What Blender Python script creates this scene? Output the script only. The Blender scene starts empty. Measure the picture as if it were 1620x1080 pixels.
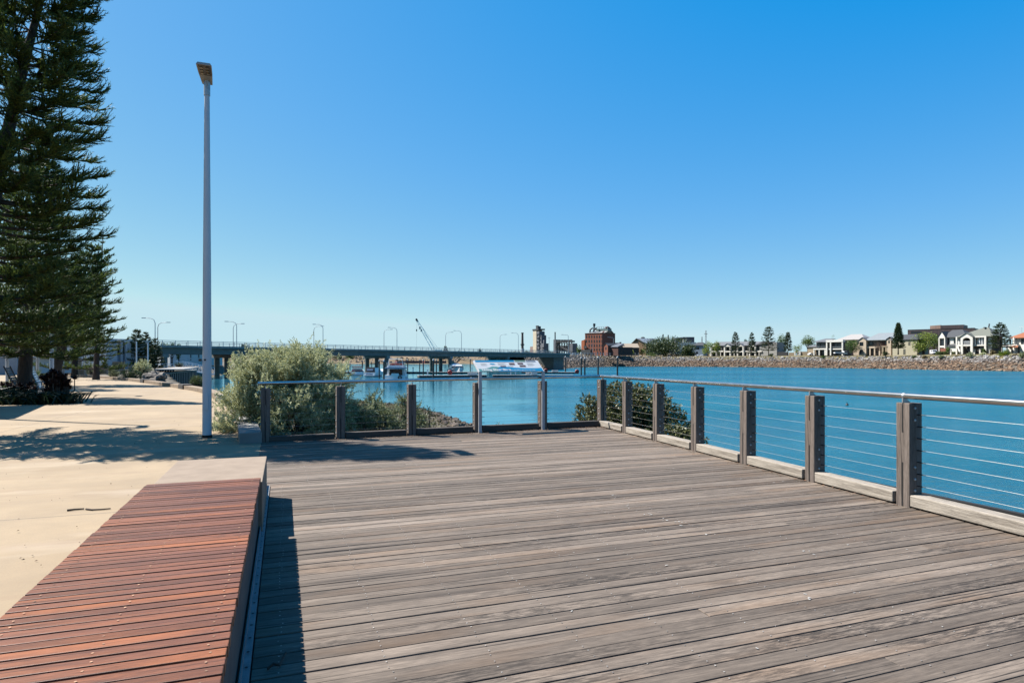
import bpy, math, random
import numpy as np
from mathutils import Vector, Matrix
random.seed(7)
RNG = np.random.default_rng(11)
R = math.radians
scene = bpy.context.scene
C = scene.collection
F_, HZ, CH = 990.0, 570.0, 1.35          # focal length in photo pixels, horizon row, eye height above the deck
WZ = -2.5                                # water level
def X(px, d): return (px - 810.0) / F_ * d
def Zp(py, d): return CH - (py - HZ) / F_ * d
def P(px, py, d): return Vector((X(px, d), d, Zp(py, d)))
def G(px, py, z=0.0):
    d = (CH - z) * F_ / (py - HZ)
    return Vector((X(px, d), d, z))
V3 = Vector
UP = V3((0, 0, 1))
# ------------------------------------------------------------------ mesh building
ORG = {}
def tag(o, label=None, cat=None, group=None, kind=None):
    if label: o['label'] = label
    if cat: o['category'] = cat
    if group: o['group'] = group
    if kind: o['kind'] = kind
    return o
def thing(name, loc, label, cat, group=None):
    o = bpy.data.objects.new(name, None); C.objects.link(o)
    o.location = loc; o.empty_display_size = .2
    ORG[o.name] = V3(loc)
    return tag(o, label, cat, group)
def link(name, me, mat, parent, loc=None):
    o = bpy.data.objects.new(name, me); C.objects.link(o)
    mats = mat if isinstance(mat, (list, tuple)) else [mat]
    for m in mats: me.materials.append(m)
    if parent is not None:
        o.parent = parent
        ORG[o.name] = ORG[parent.name]
    else:
        o.location = loc if loc is not None else (0, 0, 0)
        ORG[o.name] = V3(o.location)
    return o
class MB:
    """collects shapes in world coordinates and links them as ONE mesh object"""
    def __init__(s): s.v = []; s.f = []; s.m = []; s.mi = 0
    def add(s, vs, fs):
        n = len(s.v)
        s.v += [tuple(p) for p in vs]
        for f in fs: s.f.append([i + n for i in f]); s.m.append(s.mi)
    def para(s, o, a, b, c):
        o, a, b, c = V3(o), V3(a), V3(b), V3(c)
        if a.cross(b).dot(c) < 0: a, b = b, a
        vs = [o, o+a, o+a+b, o+b, o+c, o+a+c, o+a+b+c, o+b+c]
        s.add(vs, [(3,2,1,0), (4,5,6,7), (0,1,5,4), (1,2,6,5), (2,3,7,6), (3,0,4,7)])
    def box(s, c, sx, sy, sz, rz=0.0):
        ca, sa = math.cos(rz), math.sin(rz)
        a = V3((ca*sx, sa*sx, 0)); b = V3((-sa*sy, ca*sy, 0)); k = V3((0, 0, sz))
        s.para(V3(c) - a/2 - b/2 - k/2, a, b, k)
    def tube(s, pts, rad, n=8, cap=True):
        pts = [V3(p) for p in pts]
        if not isinstance(rad, (list, tuple)): rad = [rad]*len(pts)
        prev = None; rings = []
        for i, p in enumerate(pts):
            t = (pts[min(i+1, len(pts)-1)] - pts[max(i-1, 0)])
            if t.length < 1e-9: t = V3((0, 0, 1))
            t.normalize()
            if prev is None:
                u = t.cross(UP) if abs(t.z) < .95 else t.cross(V3((1, 0, 0)))
            else:
                u = prev - t*prev.dot(t)
            if u.length < 1e-6: u = t.orthogonal()
            u.normalize(); w = t.cross(u); prev = u
            rings.append([p + (u*math.cos(2*math.pi*k/n) + w*math.sin(2*math.pi*k/n))*rad[i] for k in range(n)])
        vs = [q for r in rings for q in r]; fs = []
        for i in range(len(pts)-1):
            for k in range(n):
                fs.append((i*n+k, i*n+(k+1) % n, (i+1)*n+(k+1) % n, (i+1)*n+k))
        if cap:
            fs.append(tuple(range(n-1, -1, -1))); fs.append(tuple(range((len(pts)-1)*n, len(pts)*n)))
        s.add(vs, fs)
    def prism(s, poly, vec):
        poly = [V3(p) for p in poly]; vec = V3(vec); n = len(poly)
        nrm = V3((0, 0, 0))
        for i in range(n): nrm += poly[i].cross(poly[(i+1) % n])
        if nrm.dot(vec) < 0: poly = poly[::-1]
        fs = [tuple(range(n-1, -1, -1)), tuple(range(n, 2*n))]
        for i in range(n): fs.append((i, (i+1) % n, n+(i+1) % n, n+i))
        s.add(poly + [p+vec for p in poly], fs)
    def quad(s, *p): s.add(p, [tuple(range(len(p)))])
    def hull_lump(s, c, rx, ry, rz, seed, jag=.25, rot=0):
        rs = random.Random(seed)
        t = (1+5**.5)/2
        base = [(-1,t,0),(1,t,0),(-1,-t,0),(1,-t,0),(0,-1,t),(0,1,t),(0,-1,-t),(0,1,-t),(t,0,-1),(t,0,1),(-t,0,-1),(-t,0,1)]
        fc = [(0,11,5),(0,5,1),(0,1,7),(0,7,10),(0,10,11),(1,5,9),(5,11,4),(11,10,2),(10,7,6),(7,1,8),(3,9,4),(3,4,2),(3,2,6),(3,6,8),(3,8,9),(4,9,5),(2,4,11),(6,2,10),(8,6,7),(9,8,1)]
        vs = []
        for b in base:
            v = V3(b).normalized()*(1+rs.uniform(-jag, jag))
            v = V3((v.x*rx, v.y*ry, v.z*rz)); v.rotate(Matrix.Rotation(rot, 3, 'Z'))
            vs.append(V3(c)+v)
        s.add(vs, fc)
    def build(s, name, mat, parent=None, loc=None, smooth=False, bevel=0.0):
        o0 = ORG[parent.name] if parent is not None else (V3(loc) if loc is not None else V3((0, 0, 0)))
        me = bpy.data.meshes.new(name)
        me.from_pydata([(p[0]-o0.x, p[1]-o0.y, p[2]-o0.z) for p in s.v], [], s.f)
        if any(s.m): me.polygons.foreach_set('material_index', s.m)
        if smooth:
            me.polygons.foreach_set('use_smooth', [True]*len(me.polygons))
        o = link(name, me, mat, parent, o0)
        if smooth:
            try: me.set_sharp_from_angle(angle=R(40))
            except Exception: pass
        if bevel:
            b = o.modifiers.new('Bevel', 'BEVEL'); b.width = bevel; b.segments = 2; b.limit_method = 'ANGLE'; b.angle_limit = R(40)
        return o
def np_mesh(name, Vv, k, mat, parent=None, loc=None, Fi=None):
    """V: (n,3) world points; faces of k consecutive points each unless Fi gives indices"""
    o0 = ORG[parent.name] if parent is not None else (V3(loc) if loc is not None else V3((0, 0, 0)))
    Vv = np.asarray(Vv, dtype=np.float32).reshape(-1, 3) - np.array(o0, dtype=np.float32)
    if Fi is None: Fi = np.arange(len(Vv), dtype=np.int32)
    Fi = np.asarray(Fi, dtype=np.int32).reshape(-1)
    nf = len(Fi)//k
    me = bpy.data.meshes.new(name)
    me.vertices.add(len(Vv)); me.vertices.foreach_set('co', Vv.reshape(-1))
    me.loops.add(len(Fi)); me.loops.foreach_set('vertex_index', Fi)
    me.polygons.add(nf); me.polygons.foreach_set('loop_start', np.arange(0, nf*k, k, dtype=np.int32))
    me.update(calc_edges=True); me.validate()
    return link(name, me, mat, parent, o0)
def copy_tree(o, parent=None):
    c = o.copy(); C.objects.link(c)
    if parent is not None: c.parent = parent
    ORG[c.name] = ORG[o.name]
    for ch in [k for k in bpy.data.objects if k.parent == o]: copy_tree(ch, c)
    return c
def unit(a): return a/np.maximum(np.linalg.norm(a, axis=-1, keepdims=True), 1e-9)
# ------------------------------------------------------------------ materials
def nodes(name):
    m = bpy.data.materials.new(name); m.use_nodes = True
    nt = m.node_tree; nt.nodes.clear()
    out = nt.nodes.new('ShaderNodeOutputMaterial'); b = nt.nodes.new('ShaderNodeBsdfPrincipled')
    nt.links.new(b.outputs[0], out.inputs[0])
    return m, nt, b, out
def c4(c): return (c[0], c[1], c[2], 1)
def noise(nt, scale, stretch=(1, 1, 1), detail=5, rough=.6, coord='Object', off=None):
    tc = nt.nodes.new('ShaderNodeTexCoord'); mp = nt.nodes.new('ShaderNodeMapping')
    mp.inputs['Scale'].default_value = stretch
    if off is not None: nt.links.new(off, mp.inputs['Location'])
    n = nt.nodes.new('ShaderNodeTexNoise'); n.inputs['Scale'].default_value = scale
    n.inputs['Detail'].default_value = detail; n.inputs['Roughness'].default_value = rough
    nt.links.new(tc.outputs[coord], mp.inputs[0]); nt.links.new(mp.outputs[0], n.inputs['Vector'])
    return n.outputs[0]
def ramp(nt, fac, stops):
    r = nt.nodes.new('ShaderNodeValToRGB'); e = r.color_ramp.elements
    while len(e) < len(stops): e.new(.5)
    for i, (p, c) in enumerate(stops):
        e[i].position = p; e[i].color = c4(c) if len(c) == 3 else c
    nt.links.new(fac, r.inputs[0]); return r.outputs[0]
def mixc(nt, fac, a, b, mode='MIX'):
    m = nt.nodes.new('ShaderNodeMix'); m.data_type = 'RGBA'; m.blend_type = mode
    for sock, v in ((m.inputs[0], fac), (m.inputs[6], a), (m.inputs[7], b)):
        if hasattr(v, 'links'): nt.links.new(v, sock)
        else: sock.default_value = v if not isinstance(v, tuple) else c4(v)
    return m.outputs[2]
def math_(nt, op, a, b=None):
    m = nt.nodes.new('ShaderNodeMath'); m.operation = op
    for i, v in enumerate((a, b)):
        if v is None: continue
        if hasattr(v, 'links'): nt.links.new(v, m.inputs[i])
        else: m.inputs[i].default_value = v
    return m.outputs[0]
def bump(nt, b, h, strength=.3, dist=.02):
    n = nt.nodes.new('ShaderNodeBump'); n.inputs['Strength'].default_value = strength; n.inputs['Distance'].default_value = dist
    nt.links.new(h, n.inputs['Height']); nt.links.new(n.outputs[0], b.inputs['Normal'])
def rnd_island(nt):
    g = nt.nodes.new('ShaderNodeNewGeometry'); return g.outputs['Random Per Island']
KC_ = .47
def M(name, c1, c2=None, rough=.75, scale=3., stretch=(1, 1, 1), metal=0., bmp=0., bdist=.02, island=0., lo=.35, hi=.65, detail=6):
    m, nt, b, out = nodes(name)
    if c2 is None: c2 = tuple(x*.8 for x in c1)
    if metal < .35: c1 = tuple(x*KC_ for x in c1); c2 = tuple(x*KC_ for x in c2)
    n = noise(nt, scale, stretch, detail)
    col = ramp(nt, n, [(lo, c2), (hi, c1)])
    if island:
        r = rnd_island(nt)
        v = math_(nt, 'MULTIPLY_ADD', r, 2*island); v.node.inputs[2].default_value = 1-island
        cx = nt.nodes.new('ShaderNodeCombineColor')
        for i in range(3): nt.links.new(v, cx.inputs[i])
        col = mixc(nt, 1.0, col, cx.outputs[0], 'MULTIPLY')
    nt.links.new(col, b.inputs['Base Color'])
    b.inputs['Roughness'].default_value = rough; b.inputs['Metallic'].default_value = metal
    if bmp: bump(nt, b, n, bmp, bdist)
    return m
def leafmat(name, cols, trans=.3, rough=.55, spec=.3):
    m, nt, b, out = nodes(name)
    r = rnd_island(nt)
    n = noise(nt, 1.3, detail=2)
    f = math_(nt, 'ADD', math_(nt, 'MULTIPLY', r, .6), math_(nt, 'MULTIPLY', n, .4))
    k = len(cols); cols = [tuple(x*.62 for x in c) for c in cols]
    col = ramp(nt, f, [(.15+.7*i/(k-1), c) for i, c in enumerate(cols)])
    nt.links.new(col, b.inputs['Base Color']); b.inputs['Roughness'].default_value = rough
    b.inputs['Specular IOR Level'].default_value = spec
    if trans:
        t = nt.nodes.new('ShaderNodeBsdfTranslucent'); nt.links.new(col, t.inputs[0])
        mx = nt.nodes.new('ShaderNodeMixShader'); mx.inputs[0].default_value = trans
        nt.links.new(b.outputs[0], mx.inputs[1]); nt.links.new(t.outputs[0], mx.inputs[2]); nt.links.new(mx.outputs[0], out.inputs[0])
    return m
def woodmat(name, light, dark, along='X', scale=1.0, rough=.8, island=.35, warm=None, bmp=.35, mott=0.0, spec=.25):
    """weathered timber: long grain streaks, each board (island) its own tone and its own stretch of grain"""
    m, nt, b, out = nodes(name)
    r = rnd_island(nt)
    cx = nt.nodes.new('ShaderNodeCombineXYZ')
    for i in range(3): nt.links.new(math_(nt, 'MULTIPLY', r, (37., 91., 53.)[i]), cx.inputs[i])
    ax = {'X': 0, 'Y': 1, 'Z': 2}[along]
    def st(a, c): return tuple(a if i == ax else c for i in range(3))
    n1 = noise(nt, scale, st(3.2, 60), 8, .72, off=cx.outputs[0])
    n2 = noise(nt, scale, st(.8, 9), 4, .55, off=cx.outputs[0])
    n3 = noise(nt, scale, st(14, 170), 4, .6, off=cx.outputs[0])
    g = math_(nt, 'ADD', math_(nt, 'MULTIPLY', n1, .55), math_(nt, 'MULTIPLY', n2, .45))
    col = ramp(nt, g, [(.36, dark), (.62, light)])
    if warm: 
        wf = ramp(nt, noise(nt, scale*.9, st(1, 5), 3, .5, off=cx.outputs[0]), [(.5, (0, 0, 0)), (.72, (1, 1, 1))])
        col = mixc(nt, math_(nt, 'MULTIPLY', wf, .55), col, warm)
    v = math_(nt, 'MULTIPLY_ADD', r, 2*island); v.node.inputs[2].default_value = 1-island
    fine = math_(nt, 'MULTIPLY_ADD', n3, 1.3); fine.node.inputs[2].default_value = .35
    v = math_(nt, 'MULTIPLY', v, fine)
    cc = nt.nodes.new('ShaderNodeCombineColor')
    for i in range(3): nt.links.new(v, cc.inputs[i])
    col = mixc(nt, 1.0, col, cc.outputs[0], 'MULTIPLY')
    # thin dark checks along the grain
    ck = ramp(nt, noise(nt, scale, st(.9, 70), 2, .4, off=cx.outputs[0]), [(.30, (.25, .25, .25)), (.37, (1, 1, 1))])
    col = mixc(nt, 1.0, col, ck, 'MULTIPLY')
    if mott:                                                     # some boards are rougher: dark broken flecks along them
        r2 = math_(nt, 'FRACT', math_(nt, 'MULTIPLY', r, 7.31)); sel = ramp(nt, r2, [(.35, (0, 0, 0)), (.75, (1, 1, 1))])
        fl = ramp(nt, noise(nt, scale, st(9, 75), 5, .75, off=cx.outputs[0]), [(.45, (1, 1, 1)), (.57, (0, 0, 0))])
        pt = ramp(nt, noise(nt, scale, st(.9, 3), 3, .6, off=cx.outputs[0]), [(.42, (.25, .25, .25)), (.62, (1, 1, 1))])
        k_ = math_(nt, 'MULTIPLY', math_(nt, 'MULTIPLY', sel, fl), math_(nt, 'MULTIPLY', pt, mott)); col = mixc(nt, k_, col, tuple(x*.33 for x in dark))
    nt.links.new(col, b.inputs['Base Color']); b.inputs['Roughness'].default_value = rough
    b.inputs['Specular IOR Level'].default_value = spec
    bump(nt, b, g, bmp, .01)
    return m
m_deck = woodmat('weathered_deck_timber', (.158, .125, .098), (.060, .047, .037), 'X', 1.0, island=.30, warm=(.140, .090, .056), mott=.85)
m_bench = woodmat('oiled_red_timber', (.150, .055, .028), (.072, .029, .018), 'X', 1.3, rough=.48, island=.26, warm=(.235, .075, .022), bmp=.3, mott=.6, spec=.22)
m_post = woodmat('weathered_post_timber', (.165, .132, .112), (.060, .048, .040), 'Z', 1.2, island=.15, mott=.5)
m_kerbwood = woodmat('bleached_kerb_timber', (.33, .29, .24), (.13, .108, .086), 'X', 1.6, island=.12, bmp=.9)
m_kerbshadewood = woodmat('shaded_kerb_timber', (.075, .06, .05), (.033, .027, .023), 'X', 1.6, island=.12, bmp=.6)  # kerb timber darkened in colour to hold the shade of its backlit face
m_dark = M('dark_gap', (.012, .012, .012), rough=.9)
m_steel = M('brushed_steel', (.50, .48, .45), (.40, .38, .35), rough=.26, metal=1., scale=8)
m_cable = M('steel_cable', (.36, .33, .29), rough=.4, metal=.6, scale=60)
m_galv = M('galvanised_steel', (.36, .37, .385), (.26, .27, .28), rough=.5, metal=.7, scale=12)
m_conc = M('grey_concrete', (.36, .345, .32), (.27, .26, .24), rough=.85, scale=2.2, bmp=.15)
m_white = M('white_paint', (1.3, 1.31, 1.32), (1.15, 1.16, 1.18), rough=.4, scale=3)
m_pole = M('pale_grey_pole_paint', (.85, .89, .95), (.76, .80, .86), rough=.38, scale=5, stretch=(1, 1, .2))
m_black = M('black_rubber', (.02, .02, .022), (.012, .012, .013), rough=.6)
m_glass = M('dark_glass', (.03, .04, .05), (.02, .025, .03), rough=.08)
m_bark = M('pine_bark', (.12, .085, .062), (.05, .036, .028), rough=.95, scale=9, stretch=(1, 1, .35), bmp=.8, bdist=.03)
m_needle = leafmat('pine_needles', [(.026, .052, .016), (.075, .125, .028), (.25, .31, .06)], .32)  # brightest tone painted in as sunlit patches on the needles
m_needle2 = leafmat('far_pine_needles', [(.035, .06, .026), (.07, .105, .04), (.13, .17, .06)], .2)
# ------------------------------------------------------------------ camera, sun, sky
cam = bpy.data.cameras.new('camera'); co = bpy.data.objects.new('camera', cam); C.objects.link(co)
co.location = (0, 0, CH); co.rotation_euler = (R(90), 0, 0)
cam.sensor_width = 36; cam.lens = 36*F_/1620; cam.shift_y = (HZ-540)/1620
cam.clip_start = .05; cam.clip_end = 20000
scene.camera = co
SUN = V3((-.7235, .254, 1.0)).normalized()
EL = math.asin(SUN.z); AZ = math.atan2(SUN.x, SUN.y)
sl = bpy.data.lights.new('sun', 'SUN'); sl.energy = 5.0; sl.angle = R(.53); sl.color = (1.0, .955, .89)
so = bpy.data.objects.new('sun', sl); C.objects.link(so); so.rotation_euler = SUN.to_track_quat('Z', 'Y').to_euler(); so.location = (0, 0, 60)
w = bpy.data.worlds.new('World'); scene.world = w; w.use_nodes = True
nt = w.node_tree; bg = nt.nodes['Background']
sk = nt.nodes.new('ShaderNodeTexSky'); sk.sky_type = 'NISHITA'; sk.sun_disc = False
sk.sun_elevation = EL; sk.sun_rotation = AZ
sk.air_density = .6; sk.dust_density = .3; sk.ozone_density = 2.0; sk.altitude = 0
sp = nt.nodes.new('ShaderNodeSeparateColor'); nt.links.new(sk.outputs[0], sp.inputs[0]); cb = nt.nodes.new('ShaderNodeCombineColor')
for i, (o_, g_, k_) in enumerate(((-.72, .88, 1.46), (0, .64, 2.0), (0, .17, 5.14))):   # the photograph's colour grade of the sky
    v = math_(nt, 'MULTIPLY', math_(nt, 'POWER', math_(nt, 'MAXIMUM', math_(nt, 'ADD', sp.outputs[i], o_), .0001), g_), k_); v = math_(nt, 'MINIMUM', v, (4.25, 5.95, 6.55)[i]); nt.links.new(v, cb.inputs[i])
nt.links.new(cb.outputs[0], bg.inputs[0]); bg.inputs[1].default_value = .05
scene.view_settings.view_transform = 'Standard'; scene.view_settings.look = 'None'
scene.view_settings.exposure = 1.4; scene.view_settings.gamma = 1
scene.cycles.use_denoising = True; scene.cycles.max_bounces = 6; scene.cycles.caustics_reflective = False; scene.cycles.caustics_refractive = False
# ------------------------------------------------------------------ setting: water, seabed, banks
m_sea = M('seabed', (.10, .10, .08), rough=.9)
q = MB(); q.quad((-9000, -3000, -7), (9000, -3000, -7), (9000, 15000, -7), (-9000, 15000, -7)); tag(q.build('seabed', m_sea), kind='structure')
def water_mat():
    m, nt, b, out = nodes('harbour_water')
    tc = nt.nodes.new('ShaderNodeTexCoord')
    def wv(scale, st, rot, detail=4, rough=.6):
        mp = nt.nodes.new('ShaderNodeMapping'); mp.inputs['Scale'].default_value = st; mp.inputs['Rotation'].default_value = (0, 0, rot)
        n = nt.nodes.new('ShaderNodeTexNoise'); n.inputs['Scale'].default_value = scale; n.inputs['Detail'].default_value = detail; n.inputs['Roughness'].default_value = rough
        nt.links.new(tc.outputs['Object'], mp.inputs[0]); nt.links.new(mp.outputs[0], n.inputs['Vector']); return n.outputs[0]
    a = wv(2.6, (.55, 1.5, 1), .35, 5); c = wv(.35, (.5, 1.4, 1), -.2, 3)
    h = math_(nt, 'ADD', math_(nt, 'MULTIPLY', a, .62), math_(nt, 'MULTIPLY', c, .9))
    sxyz = nt.nodes.new('ShaderNodeSeparateXYZ'); nt.links.new(tc.outputs['Object'], sxyz.inputs[0])
    wind = nt.nodes.new('ShaderNodeMapRange'); wind.inputs[1].default_value = 12; wind.inputs[2].default_value = 30; wind.inputs[3].default_value = .035; wind.inputs[4].default_value = .6   # sheltered by the marina
    nt.links.new(math_(nt, 'ADD', sxyz.outputs[0], math_(nt, 'MULTIPLY', wv(.012, (.5, 1.6, 1), .15, 4), 26.0)), wind.inputs[0])
    pat = ramp(nt, wv(.045, (.35, 1.7, 1), .12, 5, .65), [(.36, (.45, .45, .45)), (.62, (1, 1, 1))])
    bn_ = nt.nodes.new('ShaderNodeBump'); bn_.inputs['Distance'].default_value = .85; nt.links.new(h, bn_.inputs['Height']); nt.links.new(math_(nt, 'MULTIPLY', wind.outputs[0], pat), bn_.inputs['Strength']); nt.links.new(bn_.outputs[0], b.inputs['Normal'])
    big = wv(.02, (.3, 1.6, 1), .1, 3)
    col = ramp(nt, big, [(.35, (.003, .066, .112)), (.65, (.009, .100, .148))])
    nt.links.new(col, b.inputs['Base Color']); b.inputs['Specular IOR Level'].default_value = 0; b.inputs['Roughness'].default_value = .9
    gl = nt.nodes.new('ShaderNodeBsdfGlossy'); gl.inputs['Color'].default_value = (.68, .95, 1, 1); gl.inputs['Roughness'].default_value = .10; nt.links.new(bn_.outputs[0], gl.inputs['Normal'])
    fr_ = nt.nodes.new('ShaderNodeFresnel'); fr_.inputs['IOR'].default_value = 1.33; nt.links.new(bn_.outputs[0], fr_.inputs['Normal'])
    mx = nt.nodes.new('ShaderNodeMixShader'); nt.links.new(math_(nt, 'MINIMUM', fr_.outputs[0], .8), mx.inputs[0]); nt.links.new(b.outputs[0], mx.inputs[1]); nt.links.new(gl.outputs[0], mx.inputs[2]); nt.links.new(mx.outputs[0], out.inputs[0])
    return m
q = MB(); q.quad((-9000, -500, WZ), (9000, -500, WZ), (9000, 14000, WZ), (-9000, 14000, WZ)); tag(q.build('water', water_mat()), kind='structure')
# near bank: a height field falling from the promenade to the waterline
SHORE = [(9, -30), (5.6, 2), (4.4, 8), (3.6, 12), (2.6, 16), (.6, 27), (-2.0, 36.5), (-5.5, 42.5), (-12, 49), (-22, 57), (-34, 66), (-41, 74), (-49, 96), (-60, 118), (-78, 160), (-125, 400), (-260, 700), (-420, 760)]
SP = np.array(SHORE, float)
def sdist(xy):
    """signed distance to the shore line, positive on land (left of it)"""
    best = np.full(len(xy), 1e9); sg = np.ones(len(xy))
    for a, b in zip(SP[:-1], SP[1:]):
        ab = b-a; t = np.clip(((xy-a)@ab)/(ab@ab), 0, 1); pr = a+t[:, None]*ab
        dd = np.hypot(*(xy-pr).T); s = ab[0]*(xy[:, 1]-a[1])-ab[1]*(xy[:, 0]-a[0])
        u = dd < best; best = np.where(u, dd, best); sg = np.where(u, np.sign(s), sg)
    return best*sg
def bank_z(xy):
    xy = np.asarray(xy, float).reshape(-1, 2); s = sdist(xy)
    z = np.interp(s, [-6, 0, 3, 9, 13, 22, 30], [-5.2, -2.55, -1.55, -1.05, -.75, -.32, -.12])
    far = np.clip((xy[:, 1]-62)/10, 0, 1)                        # the sheet-pile wharf beyond: land runs flat to its edge
    return z*(1-far)+far*np.where(s > 0, np.minimum(-.14, z+2.2), -5.0)
def grid(xs, ys, fn):
    gx, gy = np.meshgrid(xs, ys); xy = np.c_[gx.ravel(), gy.ravel()]
    z = fn(xy); n = len(xs)
    i = (np.arange(len(ys)-1)[:, None]*n+np.arange(n-1)[None, :]).ravel()
    return np.c_[xy, z], np.c_[i, i+1, i+n+1, i+n].ravel()
m_bank = M('dry_bank_soil', (.20, .16, .11), (.10, .085, .055), rough=.95, scale=.7, bmp=.6, bdist=.1)
gv, gf = grid(np.r_[np.linspace(-420, -66, 60), np.linspace(-60, 14, 150)], np.r_[np.linspace(-30, 4, 20), np.linspace(5, 62, 130), np.linspace(63, 135, 70), np.linspace(142, 800, 80)],
              lambda xy: bank_z(xy)+.05*np.sin(xy[:, 0]*2.1)*np.cos(xy[:, 1]*1.7))
tag(np_mesh('bank', gv, 4, m_bank, Fi=gf), kind='structure')
# promenade of sandy concrete
UU = V3((-.343, .939, 0)); VV = V3((.939, .343, 0)); TH = math.atan2(.343, .939)
def L2W(a, b, z=0.0): return V3((a*.939-b*.343, a*.343+b*.939, z))
def path_mat():
    m, nt, b, out = nodes('sandy_concrete')
    big = noise(nt, .45, detail=5, rough=.62); mid = noise(nt, 2.4, (1, 1, 1), 6, .7); fine = noise(nt, 90, detail=2)
    col = ramp(nt, big, [(.30, (.180, .128, .074)), (.70, (.280, .207, .124))])
    col = mixc(nt, ramp(nt, mid, [(.42, (0, 0, 0)), (.72, (.55, .55, .55))]), col, (.178, .132, .084))
    col = mixc(nt, ramp(nt, fine, [(.3, (.35, .35, .35)), (.6, (0, 0, 0))]), col, (.15, .115, .075))
    st = noise(nt, .8, (1.2, .35, 1), 7, .75); col = mixc(nt, ramp(nt, st, [(.60, (0, 0, 0)), (.74, (.6, .6, .6))]), col, (.125, .098, .068))
    sk_ = noise(nt, 1.1, (.22, 2.6, 1), 6, .7); col = mixc(nt, ramp(nt, sk_, [(.52, (0, 0, 0)), (.70, (.6, .6, .6))]), col, (.175, .118, .072))
    pl = noise(nt, .9, (.5, 1.4, 1), 4, .6); col = mixc(nt, ramp(nt, pl, [(.55, (0, 0, 0)), (.75, (.5, .5, .5))]), col, (.33, .27, .20))
    tc = nt.nodes.new('ShaderNodeTexCoord'); sx = nt.nodes.new('ShaderNodeSeparateXYZ'); nt.links.new(tc.outputs['Object'], sx.inputs[0])
    for ax, per, off in ((1, 4.0, 2.44), (0, 6.0, 1.0)):
        f = math_(nt, 'FRACT', math_(nt, 'DIVIDE', math_(nt, 'SUBTRACT', sx.outputs[ax], off), per))
        j = math_(nt, 'LESS_THAN', f, .014/per*1.2)
        col = mixc(nt, math_(nt, 'MULTIPLY', j, .75), col, (.07, .055, .042))
    nt.links.new(col, b.inputs['Base Color']); b.inputs['Roughness'].default_value = .9
    bump(nt, b, math_(nt, 'ADD', mid, math_(nt, 'MULTIPLY', fine, .4)), .25, .006)
    return m
KERB = [(-4.41, 10.12), (-6.3, 14.2), (-9.1, 19.6), (-12.7, 25.7), (-16.5, 30.7), (-23.6, 39.3), (-30.5, 46.7), (-37.9, 53.4)]
def cat_rom(pts, n):
    out = []; p = [np.array(a, float) for a in pts]; p = [2*p[0]-p[1]]+p+[2*p[-1]-p[-2]]
    for i in range(1, len(p)-2):
        for k in range(n):
            t = k/n; a, b, c, d = p[i-1:i+3]
            out.append(.5*((2*b)+(c-a)*t+(2*a-5*b+4*c-d)*t*t+(3*b-a-3*c+d)*t**3))
    out.append(p[-2]); return out
KC = cat_rom(KERB, 6)
def loc2(p): return (p[0]*.939+p[1]*.343, -p[0]*.343+p[1]*.939)
poly = [L2W(-.16, -6), L2W(-.16, 7.2), L2W(-.30, 7.2), L2W(-.345, 11.02)]+[V3((a[0]-.0, a[1], 0)) for a in KC]+[V3((-60, 66, 0)), V3((-75, 62, 0)), V3((-75, -8, 0)), V3((-10, -8, 0))]
rot = Matrix.Rotation(-TH, 4, 'Z')
q = MB(); q.prism([rot @ V3((p.x, p.y, -.14)) for p in poly], (0, 0, .14))
o = q.build('path', path_mat()); o.rotation_euler = (0, 0, TH); tag(o, kind='structure')
# kerb of pale stone, in lengths with dark timber blocks between
m_kerb = M('sandstone_kerb', (.42, .31, .205), (.30, .215, .14), rough=.9, scale=3, bmp=.3)
m_kerbdark = M('dark_kerb_block', (.07, .06, .055), (.04, .035, .032), rough=.8)
def off(pts, w):
    out = []
    for i, p in enumerate(pts):
        t = pts[min(i+1, len(pts)-1)]-pts[max(i-1, 0)]; t = t/np.hypot(*t); out.append(p+w*np.array((t[1], -t[0])))
    return out
KO = off(KC, .34)
cuts = [0, 14, 26, 31, 42]
labs = ['pale stone kerb curving behind the big grey-green bush by the lamp post', 'pale stone kerb between the bush and the first dark block along the promenade', 'pale stone kerb between the two dark blocks, below the round green shrub', 'pale stone kerb at the far end of the promenade by the low timber fence']
for k in range(4):
    a, b = cuts[k], min(cuts[k+1], len(KC)-1)
    q = MB()
    for i in range(a, b):
        q.add([(*KC[i], -.1), (*KC[i+1], -.1), (*KO[i+1], -.1), (*KO[i], -.1), (*KC[i], .17), (*KC[i+1], .17), (*KO[i+1], .17), (*KO[i], .17)],
              [(4, 7, 6, 5), (0, 4, 5, 1), (2, 6, 7, 3)]+([(0, 3, 7, 4)] if i == a else [])+([(1, 5, 6, 2)] if i == b-1 else []))
    tag(q.build('kerb', m_conc if k == 0 else m_kerb), labs[k], 'kerb', 'stone kerbs along the promenade')
for (px, py), lb in (((287, 615), 'dark block breaking the stone kerb near the lamp post'), ((211, 605.5), 'dark block breaking the stone kerb below the round green shrub')):
    g = G(px, py); i = int(np.argmin([np.hypot(c[0]-g.x, c[1]-g.y) for c in KC])); t = KC[min(i+1, len(KC)-1)]-KC[i-1]; an = math.atan2(t[1], t[0])
    c = (KC[i]+KO[i])/2; q = MB(); q.box((c[0], c[1], .05), 1.0, .44, .32, an); q.box((c[0], c[1], .215), .94, .40, .02, an)
    tag(q.build('kerb_block', m_kerbdark, bevel=.01), lb, 'block', 'dark blocks in the kerb')
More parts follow.
